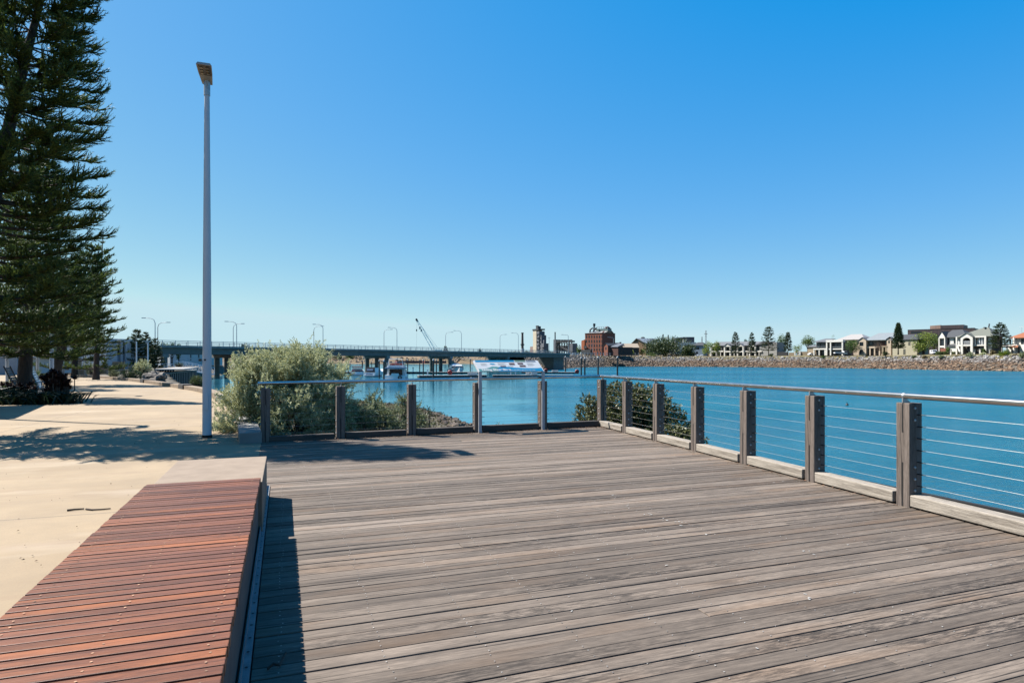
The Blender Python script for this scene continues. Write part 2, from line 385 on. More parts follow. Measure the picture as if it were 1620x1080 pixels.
# ------------------------------------------------------------------ deck
def clip(poly, n, c):
    out = []
    for i in range(len(poly)):
        p, q = poly[i], poly[(i+1) % len(poly)]; dp, dq = p[0]*n[0]+p[1]*n[1]-c, q[0]*n[0]+q[1]*n[1]-c
        if dp <= 0: out.append(p)
        if (dp < 0) != (dq < 0) and abs(dp-dq) > 1e-12:
            t = dp/(dp-dq); out.append((p[0]+t*(q[0]-p[0]), p[1]+t*(q[1]-p[1])))
    return out
RA, RB = V3((1.85, 12.88, 0)), V3((3.70, 5.83, 0))             # right rail line: corner post, near post
FA = V3((-4.09, 10.38, 0))                                      # far rail, first post
def hp(p, q, outw):                                             # half plane in deck coordinates, grown outward
    a, b = np.array(loc2(p)), np.array(loc2(q)); t = (b-a)/np.hypot(*(b-a)); n = np.array((t[1], -t[0])); return n, n@a+outw
n1, k1 = hp(RA, RB, 0); 
if n1@np.array((2., 5.))-k1 > 0: n1, k1 = -n1, -k1
k1 += .16
n2, k2 = hp(FA, RA, 0)
if n2@np.array((2., 5.))-k2 > 0: n2, k2 = -n2, -k2
k2 += .16
rs = random.Random(5)
q = MB(); sc = MB(); b0 = -3.0; pitch = .1085; row = 0
while b0 < 11.9:
    gap = rs.choice([.004, .005, .006, .007, .008, .011])
    w_ = pitch-gap; al = -.132 if b0 < 7.16 else -.302-(b0-7.2)*.012
    joints = [al]+sorted(al+.45*rs.randint(2, 18) for _ in range(rs.choice([0, 0, 0, 0, 1])))+[9.5]
    for ja, jb in zip(joints[:-1], joints[1:]):
        if jb-ja < .5: continue
        pl = [(ja+.0015, b0), (jb-.0015, b0), (jb-.0015, b0+w_), (ja+.0015, b0+w_)]
        pl = clip(clip(pl, n1, k1), n2, k2)
        if len(pl) < 3: continue
        zt = rs.uniform(-.002, .0015); tl = rs.uniform(-.0012, .0012)
        n = len(pl)
        top = [(a, b, zt+tl*(1 if b > b0+w_/2 else -1)) for a, b in pl]; bot = [(a, b, -.032) for a, b in pl]
        q.add(bot+top, [tuple(range(n, 2*n))]+[(i, (i+1) % n, n+(i+1) % n, n+i) for i in range(n)])
    k = 0
    while k < 16:
        aa = al+.12+.45*k+rs.uniform(-.012, .012)
        for bb in (b0+.022, b0+w_-.022):
            bb += rs.uniform(-.004, .004)
            if n1@np.array((aa, bb)) < k1-.05 and n2@np.array((aa, bb)) < k2-.05 and bb < 9:
                r_ = .0040
                sc.add([(aa+r_*math.cos(t), bb+r_*math.sin(t), .0035) for t in [i*math.pi/3 for i in range(6)]], [tuple(range(6))])
        k += 1
    b0 += pitch; row += 1
deck = q.build('deck', m_deck, bevel=.003); deck.rotation_euler = (0, 0, TH); tag(deck, kind='structure')
m_screw = M('screw_heads', (.40, .37, .33), (.16, .14, .12), rough=.5, metal=.4, island=.6)
o = sc.build('screw_heads', m_screw, deck); o['kind'] = 'stuff'
q = MB(); q.box((2.9, 4.2, -.075), 8.0, 16.6, .06)
# dark joists and void below the boards so gaps read black
def bar(q, a0, a1, b0_, b1_, z0, z1): q.para((a0, b0_, z0), (a1-a0, 0, 0), (0, b1_-b0_, 0), (0, 0, z1-z0))
q = MB()
for k in range(15): bar(q, -.05+.45*k, .01+.45*k, -3, 11.0, -.22, -.034)
o = q.build('joists', m_dark, deck)
# steel edge strip
q = MB(); bar(q, -.172, -.136, -3, 7.2, -.05, .012); bar(q, -.172, -.165, -3, 7.2, .012, .05)
strip = q.build('edge_strip', M('dull_zinc_strip', (.20, .21, .22), (.13, .14, .15), rough=.6, metal=.36, scale=14), deck)
q = MB()
for k in range(60): 
    bb = -2+k*.155; q.add([(-.152+.007*math.cos(t), bb+.007*math.sin(t), .0145) for t in [i*math.pi/4 for i in range(8)]], [tuple(range(8))])
q.build('strip_holes', m_dark, strip)
# droppings and scuffs on the deck
q = MB(); rs = random.Random(21)
m_drop = M('dried_droppings', (.66, .64, .60), (.45, .42, .38), rough=.9, scale=40)
def splat(a, b, r, el, an):
    n = 9; pts = []
    for i in range(n):
        t = 2*math.pi*i/n; rr = r*rs.uniform(.55, 1.15); x, y = rr*math.cos(t)*el, rr*math.sin(t)
        pts.append((a+x*math.cos(an)-y*math.sin(an), b+x*math.sin(an)+y*math.cos(an), .0042))
    q.add(pts, [tuple(range(n))])
for _ in range(60):
    a, b = rs.uniform(.3, 5.6), rs.uniform(1.5, 9); splat(a, b, rs.uniform(.003, .008), rs.uniform(1, 2.6), rs.choice([0, 0, rs.uniform(0, 3)]))
for (p0, p1, n) in (((962, 781), (1030, 818), 14), ((1015, 810), (1140, 850), 12), ((1255, 866), (1292, 880), 5), ((1268, 938), (1292, 950), 3)):
    for k in range(n):
        t = rs.random(); g = G(p0[0]+t*(p1[0]-p0[0])+rs.uniform(-5, 5), p0[1]+t*(p1[1]-p0[1])+rs.uniform(-3, 3)); a, b = loc2(g)
        splat(a, b, rs.uniform(.003, .010), rs.uniform(1, 2), rs.uniform(0, 3))
o = q.build('droppings', m_drop, deck); o['kind'] = 'stuff'
# ------------------------------------------------------------------ bench
bench = thing('bench', L2W(-.55, 3.0), 'long low bench with red timber slats on a concrete plinth beside the deck', 'bench')
def LB(q, a0, a1, b0_, b1_, z0, z1): q.para(L2W(a0, b0_, z0), VV*(a1-a0), UU*(b1_-b0_), (0, 0, z1-z0))
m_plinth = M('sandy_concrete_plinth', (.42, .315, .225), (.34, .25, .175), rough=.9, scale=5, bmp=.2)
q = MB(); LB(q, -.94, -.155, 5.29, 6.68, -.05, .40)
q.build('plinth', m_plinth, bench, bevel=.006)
q = MB(); LB(q, -.93, -.185, -2.6, 5.285, -.05, .375); q.build('support_wall', M('shade_dark_concrete', (.16, .145, .13), (.10, .09, .082), rough=.9, scale=4), bench)  # shade on the bench side painted in as a darker concrete
q = MB(); LB(q, -.90, -.86, -2.6, 5.26, .375, .40); LB(q, -.57, -.53, -2.6, 5.26, .375, .40); LB(q, -.24, -.20, -2.6, 5.26, .375, .40)
q.build('bearers', m_dark, bench)
# slats are modelled along local X so the grain follows them
rs = random.Random(3); q = MB(); b0 = -2.5; sl_rows = []
while b0 < 5.22:
    wd = .0528+rs.uniform(-.0015, .0015); zt = .44+rs.uniform(-.0015, .0015)
    q.para((-.945+rs.uniform(-.002, .002), b0, .402), (.778, 0, 0), (0, wd, 0), (0, 0, zt-.402)); sl_rows.append(b0+wd/2); b0 += .0625
o = q.build('slats', m_bench, bevel=.003); o.parent = bench; o.location = -bench.location; o.matrix_parent_inverse = Matrix.Identity(4)
o.rotation_euler = (0, 0, TH); slats = o
q = MB()
for bb in sl_rows:
    for aa in (-.88, -.55, -.22):
        a_, b_ = aa+rs.uniform(-.008, .008), bb+rs.uniform(-.004, .004)
        q.add([(a_+.0042*math.cos(t), b_+.0042*math.sin(t), .4425) for t in [i*math.pi/4 for i in range(8)]], [tuple(range(8))])
o = q.build('slat_screws', M('brass_screws', (.42, .25, .15), (.16, .08, .05), rough=.5, metal=.36, island=.6)); o.parent = slats; o['kind'] = 'stuff'
# ------------------------------------------------------------------ railings
def lobj(q, name, mat, parent, loc, rz=0, bevel=0.0, smooth=False):
    """a part modelled in its own local axes, set at world loc with a turn rz"""
    o = q.build(name, mat, bevel=bevel, smooth=smooth); o.location = V3(loc)-(ORG[parent.name] if parent else V3((0, 0, 0))); o.rotation_euler = (0, 0, rz)
    if parent: o.parent = parent
    ORG[o.name] = V3((0, 0, 0)); return o
def post(parent, p, ztop, t, n, seed, slots=True):
    rs = random.Random(seed); w = .145; rz = math.atan2(t.y, t.x)
    q = MB(); q.box((0, 0, (ztop+.22-.22)/2-.11), w, w, ztop+.22)
    po = lobj(q, 'post', m_post, parent, (p.x, p.y, 0), rz+rs.uniform(-.01, .01), bevel=.006)
    s = 1 if (V3((-t.y, t.x, 0))).dot(n) > 0 else -1               # which local y faces the deck
    q = MB()
    prof = [(.076, ztop-.02), (.076, ztop+.045), (.034, ztop+.045), (-.012, ztop-.0), (-.012, ztop-.02)]
    q.prism([(-.005, s*y, z) for y, z in prof], (.01, 0, 0))
    o = q.build('rail_bracket', m_galv); o.parent = po
    for zc, wd, hh in ((.135, .011, .274), (.76, .009, .42)):
        q = MB(); q.box((0, s*.0735, ztop-zc), wd, .005, hh); o = q.build('slot', m_dark); o.parent = po
    for bz in (.047, .157, .592, .70, .805):
        for sx in (-1, 1):
            q = MB(); q.tube([(sx*.072, s*.012, ztop-bz), (sx*.080, s*.012, ztop-bz), (sx*.084, s*.012, ztop-bz)], [.013, .012, .007], 8); o = q.build('bolt', m_galv, smooth=True); o.parent = po
    for k in range(7):
        q = MB(); zc = .85-.109*k-(.957-ztop); q.tube([(.072, -s*.02, zc), (.16, -s*.02, zc)], [.006, .004], 6); o = q.build('cable_end', m_black); o.parent = po
    return po
def cables(parent, p0, p1, z0s, z1s, nin):
    for z0, z1 in zip(z0s, z1s):
        q = MB(); q.tube([p0+nin*-.02+UP*z0, p1+nin*-.02+UP*z1], .0015, 6); q.build('cable', m_cable, parent)
# right-hand railing
td = (RB-RA).normalized(); nin = V3((td.y, -td.x, 0)); nin = nin if nin.dot(V3((-1, -1, 0))) > 0 else -nin
step = 1.2145
rr = thing('railing', RA, 'timber post and wire railing running along the water side of the deck towards the camera', 'railing', 'deck railings')
rp = [RA+td*step*k for k in range(9)]
for k, p in enumerate(rp[1:]): post(rr, p, .957, td, nin, 50+k)
e0, e1 = RA+nin*.05, RA+td*10.2+nin*.05
q = MB(); jn = RA+td*step*6+nin*.05
q.tube([e0+UP*1.03, jn+UP*1.022], .0275, 16); q.build('handrail', m_steel, rr, smooth=True)
q = MB(); q.tube([jn+td*.002+UP*1.022, e1+UP*1.02], .0275, 16); q.build('handrail', m_steel, rr, smooth=True)
q = MB(); q.tube([jn-td*.012+UP*1.022, jn+td*.012+UP*1.022], .0283, 16); q.build('rail_joint', m_galv, rr, smooth=True)
zs = [.85-.109*k for k in range(7)]
cables(rr, RA, RA+td*9.8, [z+.005 for z in zs], zs, nin)
def kerbs(parent, pts, t, n, seed, dark_w=.15, zoffs=None, first=.05, mat=None):
    rs = random.Random(seed); rz = math.atan2(t.y, t.x)
    for k, (a, b) in enumerate(zip(pts[:-1], pts[1:])):
        L = (b-a).length; l0 = first if k == 0 else .085; l1 = L-.105; ln = l1-l0
        z = 0 if zoffs is None else (zoffs[k]+zoffs[k+1])/2
        q = MB(); q.box((0, 0, .062), ln, dark_w, .105)
        c = a+t*(l0+ln/2)+n*.005
        o = lobj(q, 'kerb_timber', mat or m_kerbwood, parent, (c.x, c.y, z+.004), rz+rs.uniform(-.006, .006), bevel=.009)
kerbs(rr, rp, td, nin, 4)
# far railing
fpx = [420, 538.5, 651, 755, 858, 952]
fpts = []
for px in fpx:
    py = 698.7+(px-420)*(673.7-698.7)/(952-420); fpts.append(G(px, py))
fd = (fpts[-1]-fpts[0]).normalized(); fn = V3((fd.y, -fd.x, 0)); fn = fn if fn.y < 0 else -fn
fr = thing('railing', fpts[0], 'timber post and wire railing across the far end of the deck behind the information board', 'railing', 'deck railings')
tops = [.888+(.957-.888)*k/5 for k in range(6)]
for k, p in enumerate(fpts): post(fr, p, tops[k], fd, fn, 80+k)
h0 = fpts[0]-fd*.12+fn*.05; h1 = fpts[-1]+fn*.05
q = MB(); q.tube([h0+UP*.972, h1+UP*1.03, ], .0275, 16); q.build('handrail', m_steel, fr, smooth=True)
cables(fr, fpts[0], fpts[-1], [z-.07 for z in zs], zs, fn)
kerbs(fr, fpts, fd, fn, 9, zoffs=[-.03, -.02, -.01, 0, 0, 0], mat=m_kerbshadewood)
# ------------------------------------------------------------------ information board
m_signpost = M('sign_post_paint', (.66, .67, .70), (.58, .59, .62), rough=.4)
BL, BR = P(760, 588, 11.66), P(859.8, 586.3, 12.19)
sg = thing('information_board', G(761, 684.6), 'white two-legged information board with blue bands and photos standing before the far railing', 'sign')
rx = (BR-BL); rx.z = 0; rx.normalize(); bk = V3((-rx.y, rx.x, 0)); sl_ = (bk*.31+UP*.21); L_ = sl_.length; sl_.normalize(); nn = rx.cross(sl_); 
Wd = (V3((BR.x, BR.y, 0))-V3((BL.x, BL.y, 0))).length
o0 = V3((BL.x, BL.y, 1.142))
for px_, py_, s in ((761, 684.6, 0), (860.3, 679.6, Wd)):
    b = o0+rx*s; q = MB()
    q.para((b.x-rx.x*.03, b.y-rx.y*.03, -.02), rx*.06, bk*.03, (0, 0, 1.165)); 
    q.para(b-rx*.03-nn*.045-sl_*.01, rx*.06, sl_*(L_+.02), nn*.03)
    q.build('leg', m_signpost, sg, bevel=.004)
q = MB(); q.para(o0-rx*.02-nn*.012, rx*(Wd+.04), sl_*L_, nn*.012); panel = q.build('panel', M('panel_white', (.80, .82, .82), (.74, .77, .78), rough=.35, scale=6), sg)
def patch(name, u0, u1, v0, v1, mat, lift=.003, pts=None):
    q = MB(); f = lambda u, v: o0+rx*(u*Wd)+sl_*(v*L_)+nn*lift
    q.quad(*([f(u0, v0), f(u1, v0), f(u1, v1), f(u0, v1)] if pts is None else [f(u, v) for u, v in pts]))
    return q.build(name, mat, panel)
m_blue = M('panel_blue', (.02, .30, .55), (.015, .24, .48), rough=.35); m_teal = M('panel_teal', (.16, .38, .36), (.10, .30, .30), rough=.35, scale=8)
m_pic = M('panel_picture_brown', (.20, .10, .07), (.08, .06, .05), rough=.35, scale=22); m_pic2 = M('panel_picture_green', (.24, .36, .22), (.12, .22, .18), rough=.35, scale=16); m_pic3 = M('panel_picture_grey', (.30, .33, .36), (.18, .22, .27), rough=.35, scale=18)
m_lblue = M('panel_sea_blue', (.10, .42, .62), (.05, .34, .58), rough=.35, scale=5)
patch('header_band', 0, 1, 0, 0, m_blue, .003, [(0, .84), (.62, .84), (.62, 1), (0, 1)]); patch('header_picture', .63, .80, .85, 1, m_pic2); patch('header_picture', .81, .97, .85, 1, m_pic3)
patch('wave_band', 0, 0, 0, 0, m_blue, .003, [(.28, 0), (1, 0), (1, .30), (.9, .27), (.72, .28), (.55, .34), (.42, .42), (.33, .40), (.28, .26)])
patch('wave_band', 0, 0, 0, 0, m_teal, .003, [(-.01, 0), (.28, 0), (.28, .2), (.33, .34), (.29, .42), (.22, .44), (.17, .34), (.1, .24), (-.01, .22)])
patch('picture', 0, 0, 0, 0, m_lblue, .004, [(.20, .66), (.24, .60), (.29, .62), (.27, .70), (.22, .72)])
patch('picture', .51, .60, .58, .74, m_pic, .004); patch('picture', .65, .74, .62, .76, m_pic, .004); patch('picture', .66, .76, .40, .54, m_pic, .004); patch('picture', .35, .44, .38, .48, m_pic, .005)
m_grey = M('panel_print_grey', (.42, .46, .48), (.36, .4, .42), rough=.4)
for (u, v, n, wd) in ((.06, .70, 5, .10), (.33, .74, 5, .13), (.80, .72, 6, .12), (.47, .48, 3, .1)):
    for k in range(n): patch('text_line', u, u+wd*(1-.15*(k % 3)), v-.045*k, v-.045*k+.014, m_grey, .004)
m_text = M('panel_lettering', (.86, .88, .88), rough=.4)
def lettering(txt, u, v, size, parent, mat, origin, ax, ay, az, lift=.006, bold=.0, name='lettering'):
    cu = bpy.data.curves.new('lettering', 'FONT'); cu.body = txt; cu.size = size; cu.offset = bold; cu.extrude = .0006
    t = bpy.data.objects.new('lettering_curve', cu); C.objects.link(t)
    dg = bpy.context.evaluated_depsgraph_get(); me = bpy.data.meshes.new_from_object(t.evaluated_get(dg))
    bpy.data.objects.remove(t); bpy.data.curves.remove(cu)
    m4 = Matrix((ax, ay, az)).transposed().to_4x4(); m4.translation = origin+ax*u+ay*v+az*lift-ORG[parent.name]
    me.transform(m4); me.name = name; return link(name, me, mat, parent)
lettering('Living Shorelines', .045, .028, .088, panel, m_text, o0, rx, sl_, nn, .0045, .0035)
lettering('How shorelines protect our coast', .60, .028, .040, panel, m_text, o0, rx, sl_, nn, .0045, 0)
# ------------------------------------------------------------------ street lamps
m_lens = M('lamp_lens', (.20, .13, .07), (.06, .045, .03), rough=.25, scale=30)
m_lamphead = M('lamp_housing', (.52, .50, .47), (.46, .44, .41), rough=.45)
LAMPS = []
def lamp(base, label, group='promenade lamps', z=6.10, hd=(.34, -.94)):
    t = thing('street_lamp', base, label, 'street lamp', group)
    b = V3(base); q = MB(); q.tube([b+UP*.0, b+UP*2.9, b+UP*z], [.077, .066, .042], 20); q.build('pole', m_pole, t, smooth=True)
    q = MB(); q.tube([b, b+UP*.05], [.084, .084], 20); q.build('base_collar', m_dark, t, smooth=True)
    q = MB(); q.box(b+V3((.018, -.0745, .62)), .075, .016, .26, .12); q.build('access_hatch', m_pole, t, bevel=.003)
    q = MB(); q.box(b+V3((.0, -.071, 1.36)), .03, .012, .03, .1); q.build('number_plate', m_dark, t)
    q = MB(); q.tube([b+UP*(z-.12), b+UP*(z+.14)], [.052, .052], 16); q.build('head_collar', m_galv, t, smooth=True)
    h = V3((hd[0], hd[1], .20)).normalized(); s = h.cross(UP).normalized(); k = s.cross(h)
    o = b+UP*(z+.12)-h*.08; q = MB()
    def sec(d, w0, th): return [o+h*d-s*w0, o+h*d+s*w0, o+h*d+s*w0*.8+k*th, o+h*d-s*w0*.8+k*th]
    st = [sec(0, .080, .05), sec(.10, .09, .075), sec(.33, .11, .065), sec(.56, .12, .04)]
    for i in range(3):
        a, c = st[i], st[i+1]; q.add(a+c, [(0, 4, 5, 1), (1, 5, 6, 2), (2, 6, 7, 3), (3, 7, 4, 0)])
    q.add(st[0], [(0, 1, 2, 3)]); q.add(st[3], [(3, 2, 1, 0)])
    hd_ = q.build('lamp_head', m_lamphead, t)
    q = MB(); q.para(o+h*.28-s*.095-k*.012, s*.19, h*.25, k*.010); q.build('lens', m_lens, hd_)
    q = MB()
    for i in range(3):
        for j in range(2): q.box(o+h*(.33+.075*i)+s*(-.045+.09*j)-k*.016, .045, .045, .008)
    q.build('led_cover', M('led_cover', (.55, .42, .25), (.4, .3, .18), rough=.3), hd_)
    return t
lamp(G(327.5, 692), 'tall pale grey lamp pole on the promenade beside the grey-green bush')
q = MB(); lp = G(327.5, 692)
lamp(V3((-12.15, 14.55, 0)), 'lamp pole out of frame whose thin shadow crosses the promenade')
lamp(V3((X(82, 25.5), 25.5, 0)), 'thick white lamp pole rising behind the purple-leaved bed plants')
lamp(V3((X(59.5, 34), 34, 0)), 'white lamp pole seen just behind the nearest pine trunk')
lamp(V3((X(11.5, 33), 33, 0)), 'white lamp pole rising behind the brown reclining chair')
lamp(V3((X(96, 47), 47, 0)), 'white lamp pole at the start of the low timber fence', z=4.5)
for px, top, lb in ((216, 540, 'slim white pole standing before the tallest of the three small pines'), (234, 542, 'slim white pole between the two right-hand small pines')):
    d = 72; b = V3((X(px, d), d, -.1)); t = thing('pole', b, lb, 'pole', 'slim white poles')
    q = MB(); q.tube([b, b+UP*(Zp(top, d)+.1)], [.075, .06], 10); q.build('shaft', m_white, t, smooth=True)
    q = MB(); q.tube([b, b+UP*.12], .11, 10); q.build('footing', m_conc, t)
# ------------------------------------------------------------------ litter and twigs
m_twig = M('dry_twig', (.12, .08, .055), (.06, .04, .03), rough=.9, scale=20)
def twig(pts, r, lb):
    q = MB(); q.tube([G(*p)+UP*(r+.001) for p in pts], [r*(1-.4*i/len(pts)) for i in range(len(pts))], 6); tag(q.build('twig', m_twig, smooth=True, loc=G(*pts[0])), lb, 'twig', 'fallen twigs')
twig([(106, 808.5), (118, 807), (133, 806)], .009, 'dark twig lying on the sandy concrete, the left of two')
twig([(136, 806.3), (146, 807.4), (160, 806.8), (175, 805.5)], .008, 'longer dark twig lying on the sandy concrete, right of another twig')
q = MB(); q.tube([G(p[0], p[1])+UP*z for p, z in (((423, 1060), .008), ((433, 1056), .02), ((441, 1056), .012), ((447, 1048), .02), ((452, 1042), .03))], .006, 6)
tag(q.build('twig', m_twig, smooth=True, loc=G(423, 1060)), 'curled twig lying in the shadow of the bench on the deck', 'twig', 'fallen twigs')
m_litter = M('dead_leaf', (.22, .105, .05), (.10, .055, .03), rough=.9, scale=30, island=.5)
q = MB(); rs = random.Random(9)
def flake(p, r):
    a = rs.uniform(0, 6.3); t = V3((math.cos(a), math.sin(a), rs.uniform(-.15, .15))); s = V3((-math.sin(a), math.cos(a), rs.uniform(-.15, .15)))
    z = UP*rs.uniform(.006, .016); q.quad(p-t*r+z, p-s*r*.45+z*1.4, p+t*r+z, p+s*r*.45+z*.9)
for i in range(900):
    s = rs.random(); p = fpts[0]+(fpts[-1]-fpts[0])*(s**.8)+fn*(.09+abs(rs.gauss(0, .16))); flake(p, rs.uniform(.006, .02))
for i in range(260):
    s = rs.random(); p = rp[0]+(rp[6]-rp[0])*s+nin*(.09+abs(rs.gauss(0, .07))); flake(p, rs.uniform(.006, .018))
for i in range(120): flake(fpts[-1]+V3((rs.uniform(-1.3, .05), -abs(rs.gauss(0, .2))-.1, 0)), rs.uniform(.008, .02))
for i in range(220): flake(V3((-4.7+rs.gauss(0, .55), 10.4+rs.uniform(-.3, 2.6), 0))+V3((-rs.uniform(0, .9), 0, 0)), rs.uniform(.006, .02))
for i in range(120): flake(G(rs.uniform(5, 360), rs.uniform(650, 900)), rs.uniform(.004, .012))
tag(q.build('leaf_litter', m_litter), kind='stuff')
# ------------------------------------------------------------------ plants
def blades(P0, D, l, w, rng):
    """one triangle per blade"""
    D = unit(D); r = unit(np.cross(D, rng.normal(size=D.shape)))*(w/2)[:, None] if np.ndim(w) else unit(np.cross(D, rng.normal(size=D.shape)))*(w/2)
    L = l[:, None] if np.ndim(l) else l
    return np.stack([P0-r, P0+r, P0+D*L], 1).reshape(-1, 3)
def leaves(P0, D, l, w, rng, fold=0.0):
    """one pointed oval (quad) per leaf"""
    D = unit(D); r = unit(np.cross(D, rng.normal(size=D.shape)))
    L = l[:, None] if np.ndim(l) else l; W = w[:, None] if np.ndim(w) else w
    m = P0+D*L*.5
    return np.stack([P0, m-r*W/2, P0+D*L, m+r*W/2], 1).reshape(-1, 3)
def pine(base, H, lean, prof, label, group, seed, dz=.42, nbr=7, nlet=30, letlen=.42, nb=16, bl=.075, bw=.013, z0=1.8, tr=.17, up=.35, zvis=None, mat=None, name='pine_tree', core=.03, droop=.06, gap=0.0):
    rng = np.random.default_rng(seed); base = V3(base)
    t = thing(name, base, label, 'tree', group)
    def ax(z): s = z/H; return np.array([base.x+lean[0]*s**1.3, base.y+lean[1]*s**1.3, base.z+z])
    q = MB(); n = 14
    q.tube([ax(H*i/n) for i in range(n+1)], [max(.012, tr*(1-.93*(i/n))*(1.25 if i == 0 else 1)) for i in range(n+1)], 10); q.build('trunk', m_bark, t, smooth=True)
    lim = MB(); tri = []; quadv = []
    z = z0
    while z < H-.05:
        s = (z-z0)/(H-z0); Lm = prof(s); k = nbr if Lm > .5 else max(4, nbr-2); a0 = rng.uniform(0, 6.28)
        for j in range(k):
            if rng.random() < gap: continue
            az = a0+j*6.283/k+rng.uniform(-.25, .25); L = Lm*rng.uniform(.86, 1.08); zz = min(z+rng.uniform(-.12, .12)*dz*2, H)
            d = np.array([math.cos(az), math.sin(az), 0]); pr = np.array([-math.sin(az), math.cos(az), 0]); p0 = ax(zz)
            rise = up*rng.uniform(.4, 1.2)*(.25+.75*s); dr = droop*rng.uniform(.3, 1.6)*(1-.6*s)
            ss = np.linspace(0, 1, 7)
            fp = lambda u: p0+d*(L*u)[:, None]+np.array([0, 0, 1])*(L*(rise*u*.5-2*dr*u+(2.2*dr+rise*.35)*u**2.4))[:, None]
            lim.tube(fp(ss), [max(.006, .018*L*(1-.8*u)) for u in ss], 4, cap=False)
            m = max(6, int(nlet*(.35+.65*min(1, L/max(.01, prof(0))))))
            u = np.sort(rng.uniform(.20, 1.0, m)**.85); pb = fp(u); side = np.where(np.arange(m) % 2 == 0, 1., -1.)
            ll = letlen*(1.12-.55*u)*rng.uniform(.7, 1.2, m)*min(1, .45+L*.4)
            ph = rng.uniform(.35, .95, m)
            tp = fp(np.minimum(u+.02, 1.03)); tg = unit(tp-fp(u-.02))
            e = tg*np.cos(ph)[:, None]+(pr*side[:, None])*np.sin(ph)[:, None]; e[:, 2] += rng.uniform(-.5, .28, m); e = unit(e)
            curl = rng.uniform(.15, .7, m)
            ta = np.linspace(.05, 1, nb)
            pp = pb[:, None]+e[:, None]*(ll[:, None]*ta)[..., None]+np.array([0, 0, 1])*(ll*curl)[:, None, None]*(ta**2)[None, :, None]
            tgn = unit(e[:, None]+np.array([0, 0, 1])*(2*curl)[:, None, None]*ta[None, :, None])
            rnd = rng.normal(size=pp.shape); D = unit(tgn*.9+unit(rnd)*.62)
            tri.append(blades(pp.reshape(-1, 3), D.reshape(-1, 3), rng.uniform(.7, 1.2, pp.shape[0]*nb)*bl, bw, rng))
            # the green rope itself
            g = np.linspace(0, 1, 4); gp = pb[:, None]+e[:, None]*(ll[:, None]*g)[..., None]+np.array([0, 0, 1])*(ll*curl)[:, None, None]*(g**2)[None, :, None]
            for wv in (np.array([0, 0, 1.]), None):
                r = unit(np.cross(e, np.array([0, 0, 1.])))*core/2 if wv is None else np.tile(wv*core/2, (m, 1))
                for i in range(3):
                    w0, w1 = 1-.25*i, 1-.25*(i+1)
                    quadv.append(np.stack([gp[:, i]-r*w0, gp[:, i]+r*w0, gp[:, i+1]+r*w1, gp[:, i+1]-r*w1], 1).reshape(-1, 3))
        z += dz*(1-.35*s)*rng.uniform(.85, 1.15)
    lim.build('limbs', m_bark, t)
    cr = np.concatenate(tri); Q = np.concatenate(quadv).reshape(-1, 4, 3)
    cr = np.concatenate([cr, np.concatenate([Q[:, [0, 1, 2]], Q[:, [0, 2, 3]]]).reshape(-1, 3)])
    np_mesh('crown', cr, 3, mat or m_needle, t)
    return t
GP = 'pines along the promenade'
# nearest pine: trunk just outside the frame, leaning in
pine((-10.0, 11.2, 0), 9.7, (1.9, .2), lambda s: 1.95*(1-s)**.50, 'big dark pine leaning in over the promenade, nearest of the pines', GP, 3, dz=.37, nbr=8, nlet=74, letlen=.40, nb=16, bl=.075, bw=.016, z0=1.8, tr=.21, up=.16, droop=.12)
pine((X(38, 21.5), 21.5, 0), 9.4, (.45, .3), lambda s: 2.0*(1-s)**.8, 'dark pine rising from the purple-leaved garden bed, second from the camera', GP, 5, dz=.45, nbr=8, nlet=44, letlen=.5, nb=15, bl=.11, bw=.022, z0=1.7, tr=.24, core=.045, up=.2, droop=.13)
pine((X(86, 33.6), 33.6, 0), 7.6, (1.9, .4), lambda s: 2.3*(1-s)**.75, 'leaning pine behind the thick white lamp pole', GP, 8, dz=.5, nbr=8, nlet=36, letlen=.55, nb=13, bl=.14, bw=.03, z0=2.4, tr=.27, core=.06, droop=.12)
pine((X(152, 44), 44, 0), 10.3, (.5, 0), lambda s: 2.15*(1-s)**.7+.12, 'slim open pine with tiered branches against the sky, behind the leaning pine', GP, 9, dz=.8, nbr=6, nlet=22, letlen=.42, nb=10, bl=.12, bw=.03, z0=.9, tr=.2, core=.08, up=.5, droop=.1)
pine((X(118, 52), 52, 0), 8.6, (.4, 0), lambda s: 3.0*(1-s)**.6+.1, 'wide dark pine at the back of the promenade by the low fence', GP, 10, dz=.6, nbr=7, nlet=24, letlen=.6, nb=10, bl=.17, bw=.045, z0=.8, tr=.24, core=.09)
pine((X(-12, 30), 30, 0), 9.5, (.3, 0), lambda s: 2.5*(1-s)**.7, 'pine at the edge of the picture behind the white slatted chair', GP, 12, dz=.6, nbr=7, nlet=22, letlen=.55, nb=10, bl=.15, bw=.04, z0=2.2, tr=.24, core=.07)
GS = 'small pines by the bridge'
for i, (px, top, bot, r, lb) in enumerate(((216.5, 519, 576, 1.75, 'tallest of the three small pines before the bridge'), (230.5, 527, 575, 1.7, 'middle one of the three small pines before the bridge'), (245, 534, 575, 1.35, 'small pine nearest the bridge end'))):
    d = 88+2*i; h = Zp(top, d)+.1
    pine((X(px, d), d, -.1), h, (0, 0), lambda s, r=r: r*(1-s)**.75, lb, GS, 20+i, dz=.5, nbr=6, nlet=16, letlen=.5, nb=7, bl=.2, bw=.07, z0=.5, tr=.12, core=.12, up=.5, mat=m_needle2)
